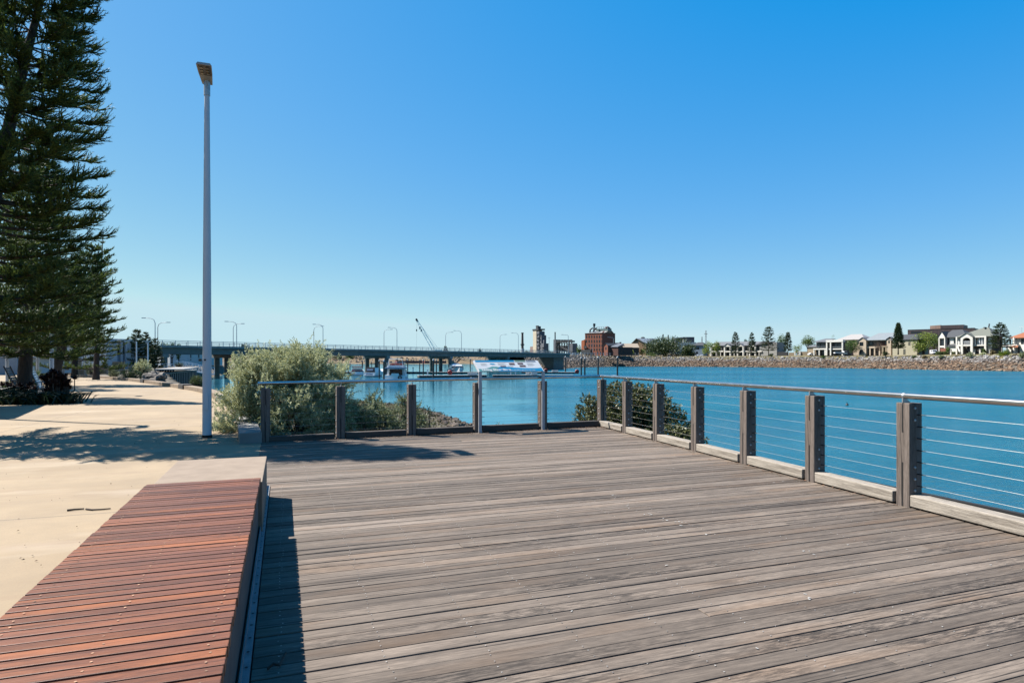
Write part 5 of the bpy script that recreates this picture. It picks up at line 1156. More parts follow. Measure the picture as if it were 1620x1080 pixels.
def fpine(px, d, pt, pb, r, lb, seed, p=.75, nbr=7, dz=.9, **k):
    d += 29; h = Zp(pt, d)-4.1; pine((X(px, d), d, 4.1), h, (k.get('lean', 0), 0), lambda s: r*(1-s)**p+.15, lb, GQ, seed, dz=dz, nbr=nbr, nlet=16, letlen=.8, nb=5, bl=.38, bw=.17, z0=k.get('z0', 1.5), tr=.28, core=.34, up=k.get('up', .55), mat=m_needle2, gap=k.get('gap', .05))
fpine(1163.5, 352, 525, 564, 3.7, 'open tiered pine in front of the white gabled terrace, left of its neighbour', 151, dz=1.25); fpine(1189.5, 350, 526.5, 563, 3.2, 'narrower tiered pine in the middle of the white gabled terrace', 152, dz=1.2)
fpine(1216, 346, 518, 564, 5.2, 'tallest and widest pine before the plain end wall of the terrace', 153, p=.5, dz=1.2, z0=3.5); fpine(1246.5, 340, 525.5, 563, 2.4, 'slim conical pine between the terrace and the round dark tree', 154, p=.6, z0=3)
fpine(1421, 268, 511, 562, 2.6, 'tall dense conical pine right of the stone house', 155, p=.7, dz=.6, z0=3.2, nbr=8, up=.3); fpine(1582.5, 226, 511, 560, 4.6, 'broad layered pine before the white house with the arched balcony', 156, p=.62, dz=1.0, z0=2.6, up=.25)
# bare reddish tree
b = V3((X(1389, 300), 300, 4.1)); t = thing('bare_tree', b, 'thin reddish bare tree before the stone house', 'tree')
rs = random.Random(2); q = MB(); q.tube([b, b+UP*3], [.14, .09], 6); q.build('trunk', m_bark, t)
q = MB()
for k in range(70):
    a = rs.uniform(0, 6.28); e = b+V3((math.cos(a)*rs.uniform(.3, 2.6), math.sin(a)*rs.uniform(.3, 2), rs.uniform(2.6, 7.2))); q.tube([b+UP*rs.uniform(1.4, 2.8), b.lerp(e, .55)+UP*.3, e], [.06, .035, .02], 4)
q.build('twigs', M('reddish_twigs', (.26, .16, .10), (.17, .10, .065), rough=.9), t)
# shrubs, hedges and a palm on the near edge of the lawn
def bshrub(px, d, pt, pb, w, lb, seed, mat):
    leafy_tree(px, d, pt, pb, w, lb, seed, mat, 420, name='shrub', group='shrubs along the far bank', blobs=6, ls=.35, low=0, z=Zp(pb, d))
for i, a in enumerate(((1535, 236, 556, 567, 16, 'rounded grey-green shrub on the bank below the white house with the arch', m_salt2), (1554, 233, 557, 567, 15, 'grey shrub on the bank right of a rounded grey-green one', m_salt), (1446, 262, 562, 566, 9, 'small dry bush on the bank below the lime green tree', m_salt2), (1463, 258, 562.5, 566.5, 10, 'small dry bush on the bank left of the white van', m_dry), (1489, 254, 561.5, 567, 12, 'dry bush on the bank below the white van', m_salt2), (1513, 250, 562, 567, 14, 'low dry bush on the bank below the hedge', m_dry), (1618, 216, 556, 566, 16, 'green shrub on the bank at the picture edge', m_salt2), (1606, 222, 560, 567, 14, 'dry bush on the bank right of the palm', m_dry), (1302, 312, 562.5, 566.5, 10, 'tiny green bush on the rocks below the white car', m_midgreen), (1570, 240, 553, 561, 12, 'reddish garden bush below the broad layered pine', m_dry), (1500, 262, 548, 559, 10, 'round green garden bush beside the white house with the arch', m_midgreen), (1557, 246, 551.5, 560, 9, 'dark green garden bush right of the arch', m_midgreen), (1401, 286, 556, 562, 12, 'dark garden bush before the stone house', m_dkgreen), (1220, 352, 559, 564, 8, 'small dark bush at the foot of the tallest pine', m_dkgreen))):
    bshrub(a[0], a[1], a[2], a[3], a[4], a[5], 200+i, a[6])
yucca(1589, 238, Zp(569, 238), 'spreading yellow-green palm-like plant on the rocks below the broad pine', 83, 2.9, 150, m_lime)
for a, b_, d, lb in ((1480, 1501, 259, 'long low clipped green hedge before the white house'), (1503, 1526, 256, 'clipped green hedge below the arched balcony')):
    d += 26; f = Fac(a, d-30, b_, d-33); t = thing('hedge', f.p((a+b_)/2, 561), lb, 'hedge', 'clipped hedges'); rng = np.random.default_rng(int(a)); n = 1500
    A_, B_ = f.A, f.B; u = rng.random(n)[:, None]; p = np.array(A_)+(np.array(B_)-np.array(A_))*u; p[:, 2] = rng.uniform(Zp(561.5, d), Zp(556.5, d), n); p += np.array(f.N)*rng.uniform(-.8, .8, n)[:, None]; D = unit(rng.normal(size=(n, 3)))
    np_mesh('foliage', leaves(p, D, .4, .28, rng), 4, m_green, t); part('twigs', m_stem, t, lambda q: f.box(q, a+.5, b_-.5, 558, 561, .3, .3))
# ------------------------------------------------------------------ industry behind the bridge end
m_brick = M('red_brick', (.40, .135, .078), (.29, .095, .058), rough=.9, scale=1.2); m_brickd = M('dark_and_shaded_brick', (.15, .055, .038), (.10, .038, .028), rough=.9, scale=1.2); m_orange = M('orange_brick', (.66, .19, .07), (.54, .15, .055), rough=.85, scale=1)
m_rslate_ = M('blue_slate_roof', (.16, .18, .21), (.12, .135, .16), rough=.6, scale=2); m_patina = M('green_roof_sheet', (.24, .33, .31), (.18, .26, .25), rough=.5, scale=2, stretch=(1, 1, .2)); m_slate = M('dark_slate_roof', (.06, .066, .075), (.04, .044, .05), rough=.7, scale=3); m_zinc = M('grey_sheet_roof', (.42, .43, .42), (.34, .35, .345), rough=.45, scale=1.5)
f = Fac(925.5, 415, 953.5, 405); g2 = Fac(953.5, 405, 971.5, 428); t = thing('mill', f.p(940, 562), 'tall red brick flour mill with rows of small windows and a green roof', 'building')
part('wall', m_brick, t, lambda q: f.box(q, 925.5, 953.4, 527.5, 566, 0, 14)); part('end_wall', m_brickd, t, lambda q: (g2.box(q, 953.4, 971.2, 527, 566, .06, .4)))  # mill end wall and gable darkened in colour as the shaded side
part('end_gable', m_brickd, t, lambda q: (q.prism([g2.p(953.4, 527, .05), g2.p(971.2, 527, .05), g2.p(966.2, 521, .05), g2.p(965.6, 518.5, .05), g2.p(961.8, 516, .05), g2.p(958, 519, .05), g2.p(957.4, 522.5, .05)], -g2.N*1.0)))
part('roof', m_zinc, t, lambda q: q.add([f.p(926.5, 527.4, -.3), f.p(953, 527.4, -.3), f.p(956.8, 522.3, -5), f.p(934, 522.3, -5), f.p(926.5, 527.4, -12), f.p(953, 527.4, -12)], [(0, 1, 2, 3), (3, 2, 5, 4), (0, 3, 4), (1, 5, 2)]))
part('roof_lantern', m_patina, t, lambda q: f.box(q, 937, 956, 519.5, 523.5, -4, 8)); part('lantern_rail', m_galv, t, lambda q: [f.box(q, 938+k*3.4, 938.3+k*3.4, 516.5, 519.4, -4.2, 4.5) for k in range(6)]+[f.box(q, 938, 955.3, 516.3, 516.7, -4.2, 4.5)])
each('elevator_chute', m_slate, t, [lambda q: q.tube([f.p(937.2, 514, -2), f.p(936.5, 524, -2)], .55, 6), lambda q: q.tube([f.p(940.5, 518.5, -2), f.p(935.5, 524, -2)], .5, 6), lambda q: q.tube([f.p(934.5, 518.6, -2), f.p(930.8, 521.4, -2), f.p(930.2, 526.8, -2)], .5, 6)]); part('elevator_head', m_slate, t, lambda q: q.box(f.p(937.2, 513.4, -2), 1.4, 1.4, 1.6))
for r, (a, b_) in enumerate(((530.5, 534.5), (537.5, 541.7), (544.3, 548.5), (551, 554.6))):
    windows(f, t, [(927.0+k*4.1, 928.7+k*4.1, a, b_) for k in range(7) if not (k == 0 and r > 1)], f=.08, b=.1)
windows(f, t, [(944.5, 946.2, 556, 560), (949, 950.8, 556, 560)], f=.08); part('cornice', m_brickd, t, lambda q: f.box(q, 925.2, 953.6, 526.6, 527.4, .25, 14))
part('orange_annex', m_orange, t, lambda q: q.prism([f.p(920.3, 539, .4), f.p(925.3, 537, .4), f.p(925.3, 553, .4), f.p(920.3, 553, .4)], -f.N*9)); part('dark_shed', m_slate, t, lambda q: f.box(q, 921, 936, 553.2, 560, 1.2, .01)); windows(f, t, [(924.5, 929, 547, 551)], f=.7, b=-.35, mat=m_slate)
f = Fac(954.5, 392, 962.5, 388); t = thing('brick_shed', f.p(958, 562), 'small red brick gabled shed at the foot of the mill', 'building'); part('wall', m_brick, t, lambda q: (f.box(q, 955.5, 961.6, 547, 562, 0, 10), f.gable_wall(q, 955.5, 961.6, 547, 543.2, 0))); part('roof', m_slate, t, lambda q: f.gable(q, 955.5, 961.6, 547, 543, 0, 14)); windows(f, t, [(957.6, 959.4, 549, 553)], f=.06); part('side_wall', m_brickd, t, lambda q: f.box(q, 961.8, 974, 549, 562, -2, 14)); part('side_roof', m_rslate_, t, lambda q: q.prism([f.p(961.7, 549, -1.6), f.p(974.3, 549, -1.6), f.p(972, 543.5, -8), f.p(963.5, 543.5, -8)], UP*.3)); 
f = Fac(960, 440, 990, 440); t = thing('shed', f.p(975, 560), 'grey sheet-roofed sheds between the mill and the long tan shed', 'building'); part('wall', m_greyconc, t, lambda q: f.box(q, 972, 987, 545.5, 561, 0, 14)); part('roof', m_slate, t, lambda q: f.hip(q, 971, 987.5, 545.4, 541.5, 974, 984, .5, 14)); part('vent', m_slate, t, lambda q: f.box(q, 982.5, 985, 540.6, 543.5, -5, 7)); windows(f, t, [(976, 978, 550, 555)])
f = Fac(986, 432, 1012, 432); t = thing('shed', f.p(1000, 562), 'long low tan-roofed shed before the gabled warehouse', 'building'); part('wall', m_slate, t, lambda q: f.box(q, 987, 1011, 550.2, 562, 0, 8)); part('roof', M('sand_sheet_roof', (.52, .42, .30), (.45, .36, .25), rough=.6), t, lambda q: q.prism([f.p(986, 550.3, .8), f.p(1011.5, 550.3, .8), f.p(1011.5, 543.5, -7), f.p(986, 543.5, -7)], UP*.3))
m_tanwall = M('tan_brick_gable', (.50, .32, .17), (.42, .265, .14), rough=.85, scale=1)
f = Fac(998, 452, 1025, 444); t = thing('warehouse', f.p(1012, 560), 'gabled tan brick warehouse with a pale sheet roof left of the fig tree', 'building'); part('wall', m_tanwall, t, lambda q: (f.box(q, 1000, 1022, 543.8, 561, 0, 30), f.gable_wall(q, 1000, 1022, 543.8, 536.2, .02)))
g2 = Fac(1022, 445, 1043, 470); part('roof', m_zinc, t, lambda q: (q.prism([f.p(1007, 535.6, .5), f.p(1022.6, 543.6, .5), V3((X(1042, 470), 470, Zp(543, 470))), V3((X(1036, 482), 482, Zp(536, 482)))], UP*.35), q.prism([f.p(999, 543.8, .5), f.p(1007, 535.6, .5), V3((X(1036, 482), 482, Zp(536, 482))), V3((X(1018, 490), 490, Zp(543, 490)))], UP*.35))); part('side_wall', m_tanwall, t, lambda q: g2.box(q, 1022.3, 1041, 544, 560, 0, .4)); windows(f, t, [(1005.5, 1006.8, 540.3, 542.8), (1008.5, 1009.8, 540.3, 542.8)], f=.1); part('roof_cowl', m_slate, t, lambda q: q.hull_lump(V3((X(1017, 470), 470, Zp(534.3, 470))), 1.8, 1.2, 1.0, 4, .15))
for px, pt, lb in ((1049, 528.8, 'left one of the twin dark chimney stacks above the fig tree'), (1057.2, 530, 'right one of the twin dark chimney stacks above the fig tree')):
    b = V3((X(px, 520), 520, 4)); t = thing('chimney', b, lb, 'chimney', 'dark chimney stacks'); part('stack', m_slate, t, lambda q: q.tube([b, V3((b.x, b.y, Zp(pt, 520)))], [.55, .45], 10), smooth=True); part('rim', m_slate, t, lambda q: q.tube([V3((b.x, b.y, Zp(pt, 520)-.5)), V3((b.x, b.y, Zp(pt, 520)+.1))], .55, 10))
m_navy = M('dark_blue_cladding', (.075, .09, .13), (.05, .062, .09), rough=.5, scale=.4)
f = Fac(1066, 560, 1100, 560); t = thing('building', f.p(1083, 560), 'dark blue flat-topped building above the fig tree', 'building'); part('wall', m_navy, t, lambda q: (f.box(q, 1069, 1079, 534, 560, 0, 15), f.box(q, 1080.2, 1098, 533, 560, 1, 15))); part('stair_tower', m_offwhite, t, lambda q: f.box(q, 1079.5, 1085, 536.7, 560, 2, -1.05)); part('podium', m_offwhite, t, lambda q: f.box(q, 1066, 1099, 541.5, 560, 5, -2.1)); windows(f, t, [(1071, 1077, 536, 538.5), (1088, 1096, 535.5, 538.5)], f=1.1 if False else .06)
f = Fac(1095, 398, 1111, 394); t = thing('house', f.p(1103, 563), 'small grey-blue house partly hidden by the lime green trees', 'house'); part('wall', m_bluewall, t, lambda q: f.box(q, 1098, 1113, 546, 563, 0, 8)); part('roof', m_slate, t, lambda q: f.hip(q, 1097, 1113, 546, 541, 1101, 1109, 0, 8)); windows(f, t, [(1103, 1106, 549, 552.5), (1101, 1104, 556, 560)], f=.06)
for k, (px, pt, lb) in enumerate(((1116.7, 523, 'tall lattice mast above the lime green trees'), (1110.5, 533, 'short thin mast left of the tall lattice mast'))):
    b = V3((X(px, 600), 600, 4)); t = thing('mast', b, lb, 'mast', 'radio masts'); z = Zp(pt, 600); part('lattice', m_galv, t, lambda q: [q.tube([b+V3((sx*.6, sy*.6, 0)), V3((b.x+sx*.35, b.y+sy*.35, z))], .12, 4) for sx in (-1, 1) for sy in (-1, 1)]+[q.box(V3((b.x, b.y, 5+i*(z-5)/9)), 1.1, 1.1, .15) for i in range(10)]); part('antenna', m_galv, t, lambda q: q.box(V3((b.x, b.y, z-3)), 3.2 if k == 0 else 1.2, .2, .5))
# chimney, silo tower, conveyor works
b = V3((X(826.5, 620), 620, 3)); t = thing('chimney', b, 'thin tapering brown chimney left of the silo tower', 'chimney'); part('stack', M('brown_stack', (.24, .17, .14), (.17, .12, .10), rough=.8), t, lambda q: q.tube([b, V3((b.x, b.y, Zp(526.5, 620)))], [1.5, 1.0], 12), smooth=True); part('collar', m_slate, t, lambda q: q.tube([V3((b.x, b.y, Zp(546, 620))), V3((b.x, b.y, Zp(544, 620)))], 1.9, 12)); part('rim', m_slate, t, lambda q: q.tube([V3((b.x, b.y, Zp(527.5, 620))), V3((b.x, b.y, Zp(526, 620)))], 1.25, 12)); part('foot', m_greyconc, t, lambda q: q.tube([b, V3((b.x, b.y, Zp(551, 620)))], [2.6, 1.6], 12))
f = Fac(843, 575, 865, 552); t = thing('silo_tower', f.p(852, 562), 'cream and grey cement silo tower with a dark cap', 'tower')
m_cream = M('cream_concrete', (.85, .74, .55), (.74, .64, .47), rough=.85, scale=.6); m_grit = M('dark_grey_plant', (.24, .25, .28), (.13, .14, .16), rough=.8, scale=.5)
part('silo', m_cream, t, lambda q: f.box(q, 843.2, 848.5, 522.5, 562, 0, 6)); part('plant_tower', m_grit, t, lambda q: (f.box(q, 848.6, 852.6, 524, 562, -.2, 6), f.box(q, 852.7, 855, 530, 562, -1, 6), f.box(q, 855.1, 858.6, 543, 562, -1, 6), f.box(q, 856.3, 857.6, 537.5, 542.9, -2, 4)))  # plant tower in a darker grey than the silo
part('cap', m_slate, t, lambda q: (f.box(q, 842.8, 852.4, 520.2, 522.4, .4, 6.4), f.box(q, 846.2, 849.6, 516, 520.1, -1, 4), f.box(q, 846, 848, 514.9, 516, -1, 3)))
each('platform', m_grit, t, [lambda q, k=k: f.box(q, 848.7, 853.2, 527+k*6, 527.7+k*6, .6, -.19) for k in range(5)]+[lambda q, k=k: f.box(q, 855.2, 859, 545+k*4, 545.6+k*4, .2, -.9) for k in range(3)]); windows(f, t, [(849.3+1.7*(k % 2), 850.3+1.7*(k % 2), 528.5+k*5.2, 531.4+k*5.2) for k in range(6)], f=.1, b=.0); part('low_block', m_brick2, t, lambda q: f.box(q, 837, 843, 548, 562, -1, 6))
f = Fac(872, 530, 908, 512); t = thing('conveyor_works', f.p(890, 562), 'dark elevated conveyor works with grey bins between the silo tower and the mill', 'industrial plant')
each('bin', m_grit, t, [lambda q: f.box(q, 875.5, 879, 537, 562, 0, 6), lambda q: f.box(q, 898.5, 905.8, 543, 562, 0, 6)]); part('gantry', m_slate, t, lambda q: (f.box(q, 879, 904.5, 539, 541.4, 0, 4), f.box(q, 880, 899, 546.5, 549.5, .2, 4), q.tube([f.p(905, 558), f.p(888, 548.5)], 1.0, 5))); part('frame_legs', m_slate, t, lambda q: [f.box(q, 880+k*4, 880.6+k*4, 538.2, 561, .1, .8) for k in range(6)]+[q.tube([f.p(880+k*4, 549, .3), f.p(884+k*4, 541, .3)], .3, 4) for k in range(5)]); each('hopper', m_grit, t, [lambda q, k=k: f.box(q, 880.5+k*4.4, 884+k*4.4, 549.6, 556, -.5, 5) for k in range(4)])
each('roof_unit', m_slate, t, [lambda q, k=k: f.box(q, 881+k*4.7, 883+k*4.7, 537.2, 538.9, -.5, 3) for k in range(5)]+[lambda q: f.box(q, 903, 904.2, 537, 543, -.3, 1)])
b = V3((X(878.2, 530), 530, 4)); t = thing('chimney', b, 'slim dark chimney beside the conveyor works', 'chimney', 'dark chimney stacks'); part('stack', m_slate, t, lambda q: q.tube([b, V3((b.x, b.y, Zp(525.5, 530)))], [.6, .5], 10), smooth=True); part('rim', m_slate, t, lambda q: q.tube([V3((b.x, b.y, Zp(526.3, 530))), V3((b.x, b.y, Zp(525.3, 530)))], .65, 10))
# crane
b = P(691, 556, 460); t = thing('crane', b, 'lattice crane boom leaning left with a hook line behind the bridge', 'crane'); m_crane = M('pale_crane_steel', (1.7, 1.66, 1.5), (1.5, 1.45, 1.3), rough=.6)
tip = P(659.5, 506.5, 460); ft = P(688, 557, 460); dv = (tip-ft); sd_ = V3((.87, 0, .5))*.8
def boomq(q):
    for s1 in (-1, 1):
        for s2 in (-1, 1): q.tube([ft+sd_*s1*1.2+V3((0, .9*s2, 0)), ft+dv*.75+sd_*s1*1.0+V3((0, .8*s2, 0)), tip+sd_*s1*.3], .13, 4)
    for k in range(22):
        u = k/22; a = ft+dv*u; c = ft+dv*(u+1/22); s_ = 1 if k % 2 else -1; q.tube([a+sd_*s_*1.1+V3((0, -.85, 0)), c-sd_*s_*1.1+V3((0, -.85, 0))], .08, 4)
part('boom', m_crane, t, boomq); part('boom_head', m_slate, t, lambda q: q.para(tip-dv.normalized()*1-sd_*.8-V3((0, .6, 0)), dv.normalized()*2.2, sd_*1.6, (0, 1.2, 0)))
each('boom_fitting', m_slate, t, [lambda q, u=u: q.box(ft+dv*u+sd_*(-1), .9, 1.2, 1.8, 0) for u in (.70, .78)]); each('stay_cable', m_galv, t, [lambda q: q.tube([tip, P(697, 556, 464)], .07, 4), lambda q: q.tube([ft+dv*.6, P(694, 556, 464)], .07, 4)])
part('hoist_line', m_galv, t, lambda q: q.tube([tip, V3((tip.x-.3, tip.y, Zp(549, 460)))], .05, 4)); part('hook_block', m_slate, t, lambda q: q.box(V3((tip.x-.2, tip.y, Zp(522.3, 460))), .7, .7, 1.4)); part('machinery_house', m_crane, t, lambda q: q.box(P(693, 557.5, 464), 6, 4, 4))
# ------------------------------------------------------------------ houses across the water
GH = 'waterfront houses'
m_render = M('white_render', (1.15, 1.09, .98), (1.0, .95, .85), rough=.8, scale=1.2); m_cream2 = M('cream_render', (.86, .68, .50), (.74, .58, .42), rough=.85, scale=1.2); m_sandwall = M('sand_render', (.50, .39, .26), (.44, .34, .22), rough=.85, scale=1.2)
m_rgrey = M('grey_tile_roof', (.20, .205, .215), (.15, .155, .165), rough=.7, scale=5, stretch=(1, 1, 3)); m_rgreen = M('grey_green_tile_roof', (.215, .225, .18), (.165, .175, .14), rough=.7, scale=5); m_rpale = M('pale_sheet_roof', (.58, .53, .48), (.50, .46, .42), rough=.5, scale=2); m_rorange = M('orange_tile_roof', (.47, .155, .05), (.36, .11, .04), rough=.75, scale=5)
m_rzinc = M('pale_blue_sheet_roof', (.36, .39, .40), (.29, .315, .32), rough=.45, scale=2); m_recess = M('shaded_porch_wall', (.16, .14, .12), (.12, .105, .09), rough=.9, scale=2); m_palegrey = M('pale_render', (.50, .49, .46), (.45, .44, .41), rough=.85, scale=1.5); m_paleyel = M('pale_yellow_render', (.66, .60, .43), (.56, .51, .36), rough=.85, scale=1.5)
# gabled terrace
f = Fac(1126, 390, 1230, 352); t = thing('terrace', f.p(1178, 564), 'long white two-storey terrace with repeated gables behind the tiered pines', 'house', GH)
part('wall', m_recess, t, lambda q: f.box(q, 1126.5, 1202, 546.5, 566, 0, 9)); part('roof', m_rgrey, t, lambda q: q.prism([f.p(1126, 547, .5), f.p(1203, 546.5, .5), f.p(1203, 540.2, -5), f.p(1126, 541, -5)], UP*.25)); part('end_wall', m_palegrey, t, lambda q: (f.box(q, 1202, 1229.5, 545, 566, .3, 9), f.prism if False else f.box(q, 1206, 1229.5, 541.5, 544.9, .25, 9))); part('end_roof', m_rgrey, t, lambda q: q.prism([f.p(1192, 547, .9), f.p(1209, 539.2, .9), f.p(1222, 541.3, .9), f.p(1222, 541.3, -9), f.p(1209, 539.2, -9), f.p(1192, 547, -9)][:3], -f.N*9))  # end wall greyed in colour for its shaded side
for k, px in enumerate((1126, 1147.5, 1168, 1187)):
    w_ = 10.5
    bay = part('gable_bay', m_render, t, lambda q: (f.box(q, px, px+1.6, 548, 565, 1.6, .2), f.box(q, px+w_-1.6, px+w_, 548, 565, 1.6, .2), f.gable_wall(q, px, px+w_, 548, 543.8, 1.6), f.box(q, px+1.6, px+w_-1.6, 555, 557, 1.5, -.9), f.box(q, px+1.6, px+w_-1.6, 546.9, 549, 1.4, -.8)))
    part('bay_roof', m_rgrey, bay, lambda q: f.gable(q, px, px+w_, 548, 543.6, 1.6, 5, over=.3, th=.2)); windows(f, bay, [(px+2.2, px+8.2, 549.2, 554.8), (px+2.2, px+8.2, 557.4, 563.5)], f=.15, b=.05)
    part('balcony', m_render, t, lambda q: f.box(q, px+w_+.2, px+w_+8.6, 554.6, 556.6, .9, -.02)); windows(f, t, [(px+w_+1, px+w_+3.8, 549, 554), (px+w_+5.2, px+w_+7.8, 549, 554), (px+w_+1, px+w_+7.5, 558, 563.5)], f=.06); part('porch_column', m_render, t, lambda q: (f.box(q, px+w_+4.1, px+w_+4.9, 556.7, 565, .85, -.3)))
# lower garden walls between the terrace and the round tree
f = Fac(1229, 352, 1290, 336); t = thing('wall', f.p(1250, 564), 'dark garden wall with pale gate posts between the terrace and the round dark tree', 'wall'); part('fence_panel', m_slate, t, lambda q: f.box(q, 1230, 1247, 556.5, 564, 0, .3)); part('masonry', m_sandwall, t, lambda q: (f.box(q, 1248, 1256, 557.5, 564, .1, .4), f.box(q, 1266, 1284, 556, 564, -.2, .6)))
for px in (1257, 1262, 1265): part('gate_post', m_render, t, lambda q: f.box(q, px, px+1.8, 555.5, 564, .3, .5))
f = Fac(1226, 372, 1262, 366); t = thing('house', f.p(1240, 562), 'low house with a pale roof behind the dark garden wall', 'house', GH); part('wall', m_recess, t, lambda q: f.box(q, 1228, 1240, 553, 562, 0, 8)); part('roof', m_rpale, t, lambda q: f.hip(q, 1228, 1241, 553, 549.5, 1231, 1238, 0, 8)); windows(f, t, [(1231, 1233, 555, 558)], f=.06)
# modern house with columns
f = Fac(1284, 318, 1336, 302); t = thing('house', f.p(1310, 561.5), 'modern two-storey house with a white columned portal and flat grey roof', 'house', GH)
part('wall', m_recess, t, lambda q: (f.box(q, 1288.5, 1307.5, 541, 562, -1.6, 9), f.box(q, 1307.6, 1334, 540.5, 562, -1.4, 9))); part('roof', m_rgrey, t, lambda q: (q.prism([f.p(1287.5, 541.2, .6), f.p(1308, 541.2, .6), f.p(1310, 535.8, -7), f.p(1294, 535.8, -7)], UP*.25)))
part('balcony_slab', m_render, t, lambda q: (f.box(q, 1287, 1307.4, 550.8, 553, .3, 1.5), f.box(q, 1308.3, 1333, 551, 552.8, -.1, 1.3))); part('portal', m_render, t, lambda q: (f.box(q, 1307.4, 1334.5, 537.5, 541, .6, 1.5), f.box(q, 1307.6, 1309.4, 541.02, 562, .5, .2), f.box(q, 1313.7, 1315.5, 541.02, 562, .5, .2), f.box(q, 1332.3, 1334.2, 541.02, 562, .5, .2), f.box(q, 1287.2, 1288.7, 553.02, 562, .2, .5), f.box(q, 1295.5, 1296.8, 553.02, 562, .2, .4), f.box(q, 1304.6, 1306.6, 553.02, 562, .2, .5)))
part('balcony_rail', m_galv, t, lambda q: (f.box(q, 1287.2, 1307.3, 547.8, 548.2, .2, -.1), f.box(q, 1315.6, 1332.2, 548.2, 548.6, -.05, .15))); windows(f, t, [(1290, 1295, 542.5, 550), (1297, 1303, 542.5, 550), (1316.5, 1323, 543, 550.5), (1324, 1331.5, 543, 550.5), (1290, 1295, 554, 561), (1297.5, 1303.5, 554, 561), (1317, 1331, 554, 561)], f=-1.2, b=1.7); part('side_wing', m_sandwall, t, lambda q: f.box(q, 1274, 1287, 548.5, 562, -2, 8)); part('wing_roof', m_rgrey, t, lambda q: f.hip(q, 1274, 1287, 548.4, 545.5, 1277, 1284, -2, 8))
f = Fac(1322, 345, 1368, 332); t = thing('house', f.p(1345, 560), 'house with a large pale cream sheet roof behind the modern house', 'house', GH); part('wall', m_cream2, t, lambda q: f.box(q, 1325, 1366, 537, 562, 0, 14)); part('roof', m_rpale, t, lambda q: f.hip(q, 1324, 1367, 537, 528, 1337, 1354, 0, 16)); windows(f, t, [(1330, 1334, 540, 545), (1356, 1360, 540, 545)], f=.06)
# stone house
f = Fac(1360, 294, 1414, 280); t = thing('house', f.p(1385, 562), 'stone-coloured house with a front gable and a pale blue-grey hipped roof', 'house', GH)
part('wall', m_cream2, t, lambda q: (f.box(q, 1361, 1372.5, 538.5, 562, 1.4, 9), f.gable_wall(q, 1361, 1372.5, 538.5, 534.2, 1.4), f.box(q, 1372.6, 1404, 538, 562, -.8, 9), f.box(q, 1404.2, 1411, 536, 562, .8, 8))); part('roof', m_rzinc, t, lambda q: f.hip(q, 1369, 1413, 537.5, 526, 1381, 1410, .4, 12)); part('gable_roof', m_rgrey, t, lambda q: (f.gable(q, 1360.8, 1372.8, 538.5, 533.8, 1.4, 6), f.gable(q, 1403.8, 1414, 537, 533, .8, 6)))
part('porch_recess', m_recess, t, lambda q: (f.box(q, 1373.5, 1391, 539.5, 547.5, -.6, .79), f.box(q, 1373, 1392, 551, 562, -.6, .79))); part('balcony_slab', m_cream2, t, lambda q: f.box(q, 1372.8, 1393, 547.8, 550.6, .6, .6)); each('porch_column', m_cream2, t, [lambda q, a=a: f.box(q, a, a+2, 550.62, 562, .5, .1) for a in (1376, 1391, 1383.3)])
part('arched_entry', m_sandwall, t, lambda q: (f.box(q, 1396.5, 1399, 549, 562, .9, .5), f.box(q, 1402, 1404.5, 549, 562, .9, .5), f.box(q, 1396.3, 1404.7, 547, 548.95, 1, .5))); part('upper_lattice', m_brickd, t, lambda q: f.box(q, 1392, 1403.8, 539.5, 546.8, -.3, .7)); windows(f, t, [(1362, 1368, 541, 547), (1362.3, 1367.8, 553, 560)], f=1.46, b=-1.2); windows(f, t, [(1374, 1380, 540.5, 546), (1400, 1403, 540, 544.5)], f=-.2, b=.4); windows(f, t, [(1406.5, 1409, 539, 542.5)], f=.86, b=-.6)
# pale yellow house behind the conical pine
f = Fac(1408, 280, 1452, 268); t = thing('house', f.p(1430, 561), 'plain pale yellow house with a dark slate roof right of the conical pine', 'house', GH); part('wall', m_paleyel, t, lambda q: f.box(q, 1412, 1451, 537, 562, 0, 9)); part('roof', m_slate, t, lambda q: f.hip(q, 1411, 1452, 537, 528.5, 1420, 1443, 0, 9)); windows(f, t, [(1429, 1432.4, 552, 560.5), (1417, 1420.5, 541, 547), (1437, 1440, 541, 546)], f=.06, frame=m_paleyel)
# dark ribbed building behind
m_ribbed = M('rusty_ribbed_cladding', (.135, .085, .082), (.05, .036, .042), rough=.6, scale=2.2, stretch=(4, 4, .02), lo=.42, hi=.58)
f = Fac(1434, 365, 1546, 340); t = thing('building', f.p(1490, 560), 'big dark flat-roofed building with rusty vertical ribbed cladding behind the houses', 'building'); part('lower_block', m_ribbed, t, lambda q: f.box(q, 1436, 1542, 520.5, 560, 0, 18)); part('upper_block', m_ribbed, t, lambda q: f.box(q, 1487, 1523.5, 513.8, 520.4, -2, 17))
part('upper_wing', M('sunlit_ribbed_cladding', (.36, .235, .17), (.13, .085, .075), rough=.6, scale=2.2, stretch=(4, 4, .02), lo=.42, hi=.58), t, lambda q: q.prism([f.p(1466.5, 514.4, -9), f.p(1486.9, 513.8, -2), f.p(1486.9, 520.4, -2), f.p(1466.5, 520.4, -9)], -f.N*6)); part('parapet', m_dark, t, lambda q: f.box(q, 1435.8, 1542.2, 520.0, 520.45, .1, .4)); windows(f, t, [(1441, 1458, 524, 527)], f=.06)  # sunlight painted in: same ribbed cladding in a lighter colour
b = V3((X(1563.5, 300), 300, 10)); t = thing('mast', P(1563.3, 530, 330), 'short slanted dark pole above the grey-green roof', 'mast'); part('pole', m_slate, t, lambda q: q.tube([P(1563.2, 524, 330), P(1565.2, 512, 330)], .3, 6)); part('base', m_slate, t, lambda q: q.tube([P(1563.3, 530, 330), P(1563.2, 524, 330)], .4, 6))
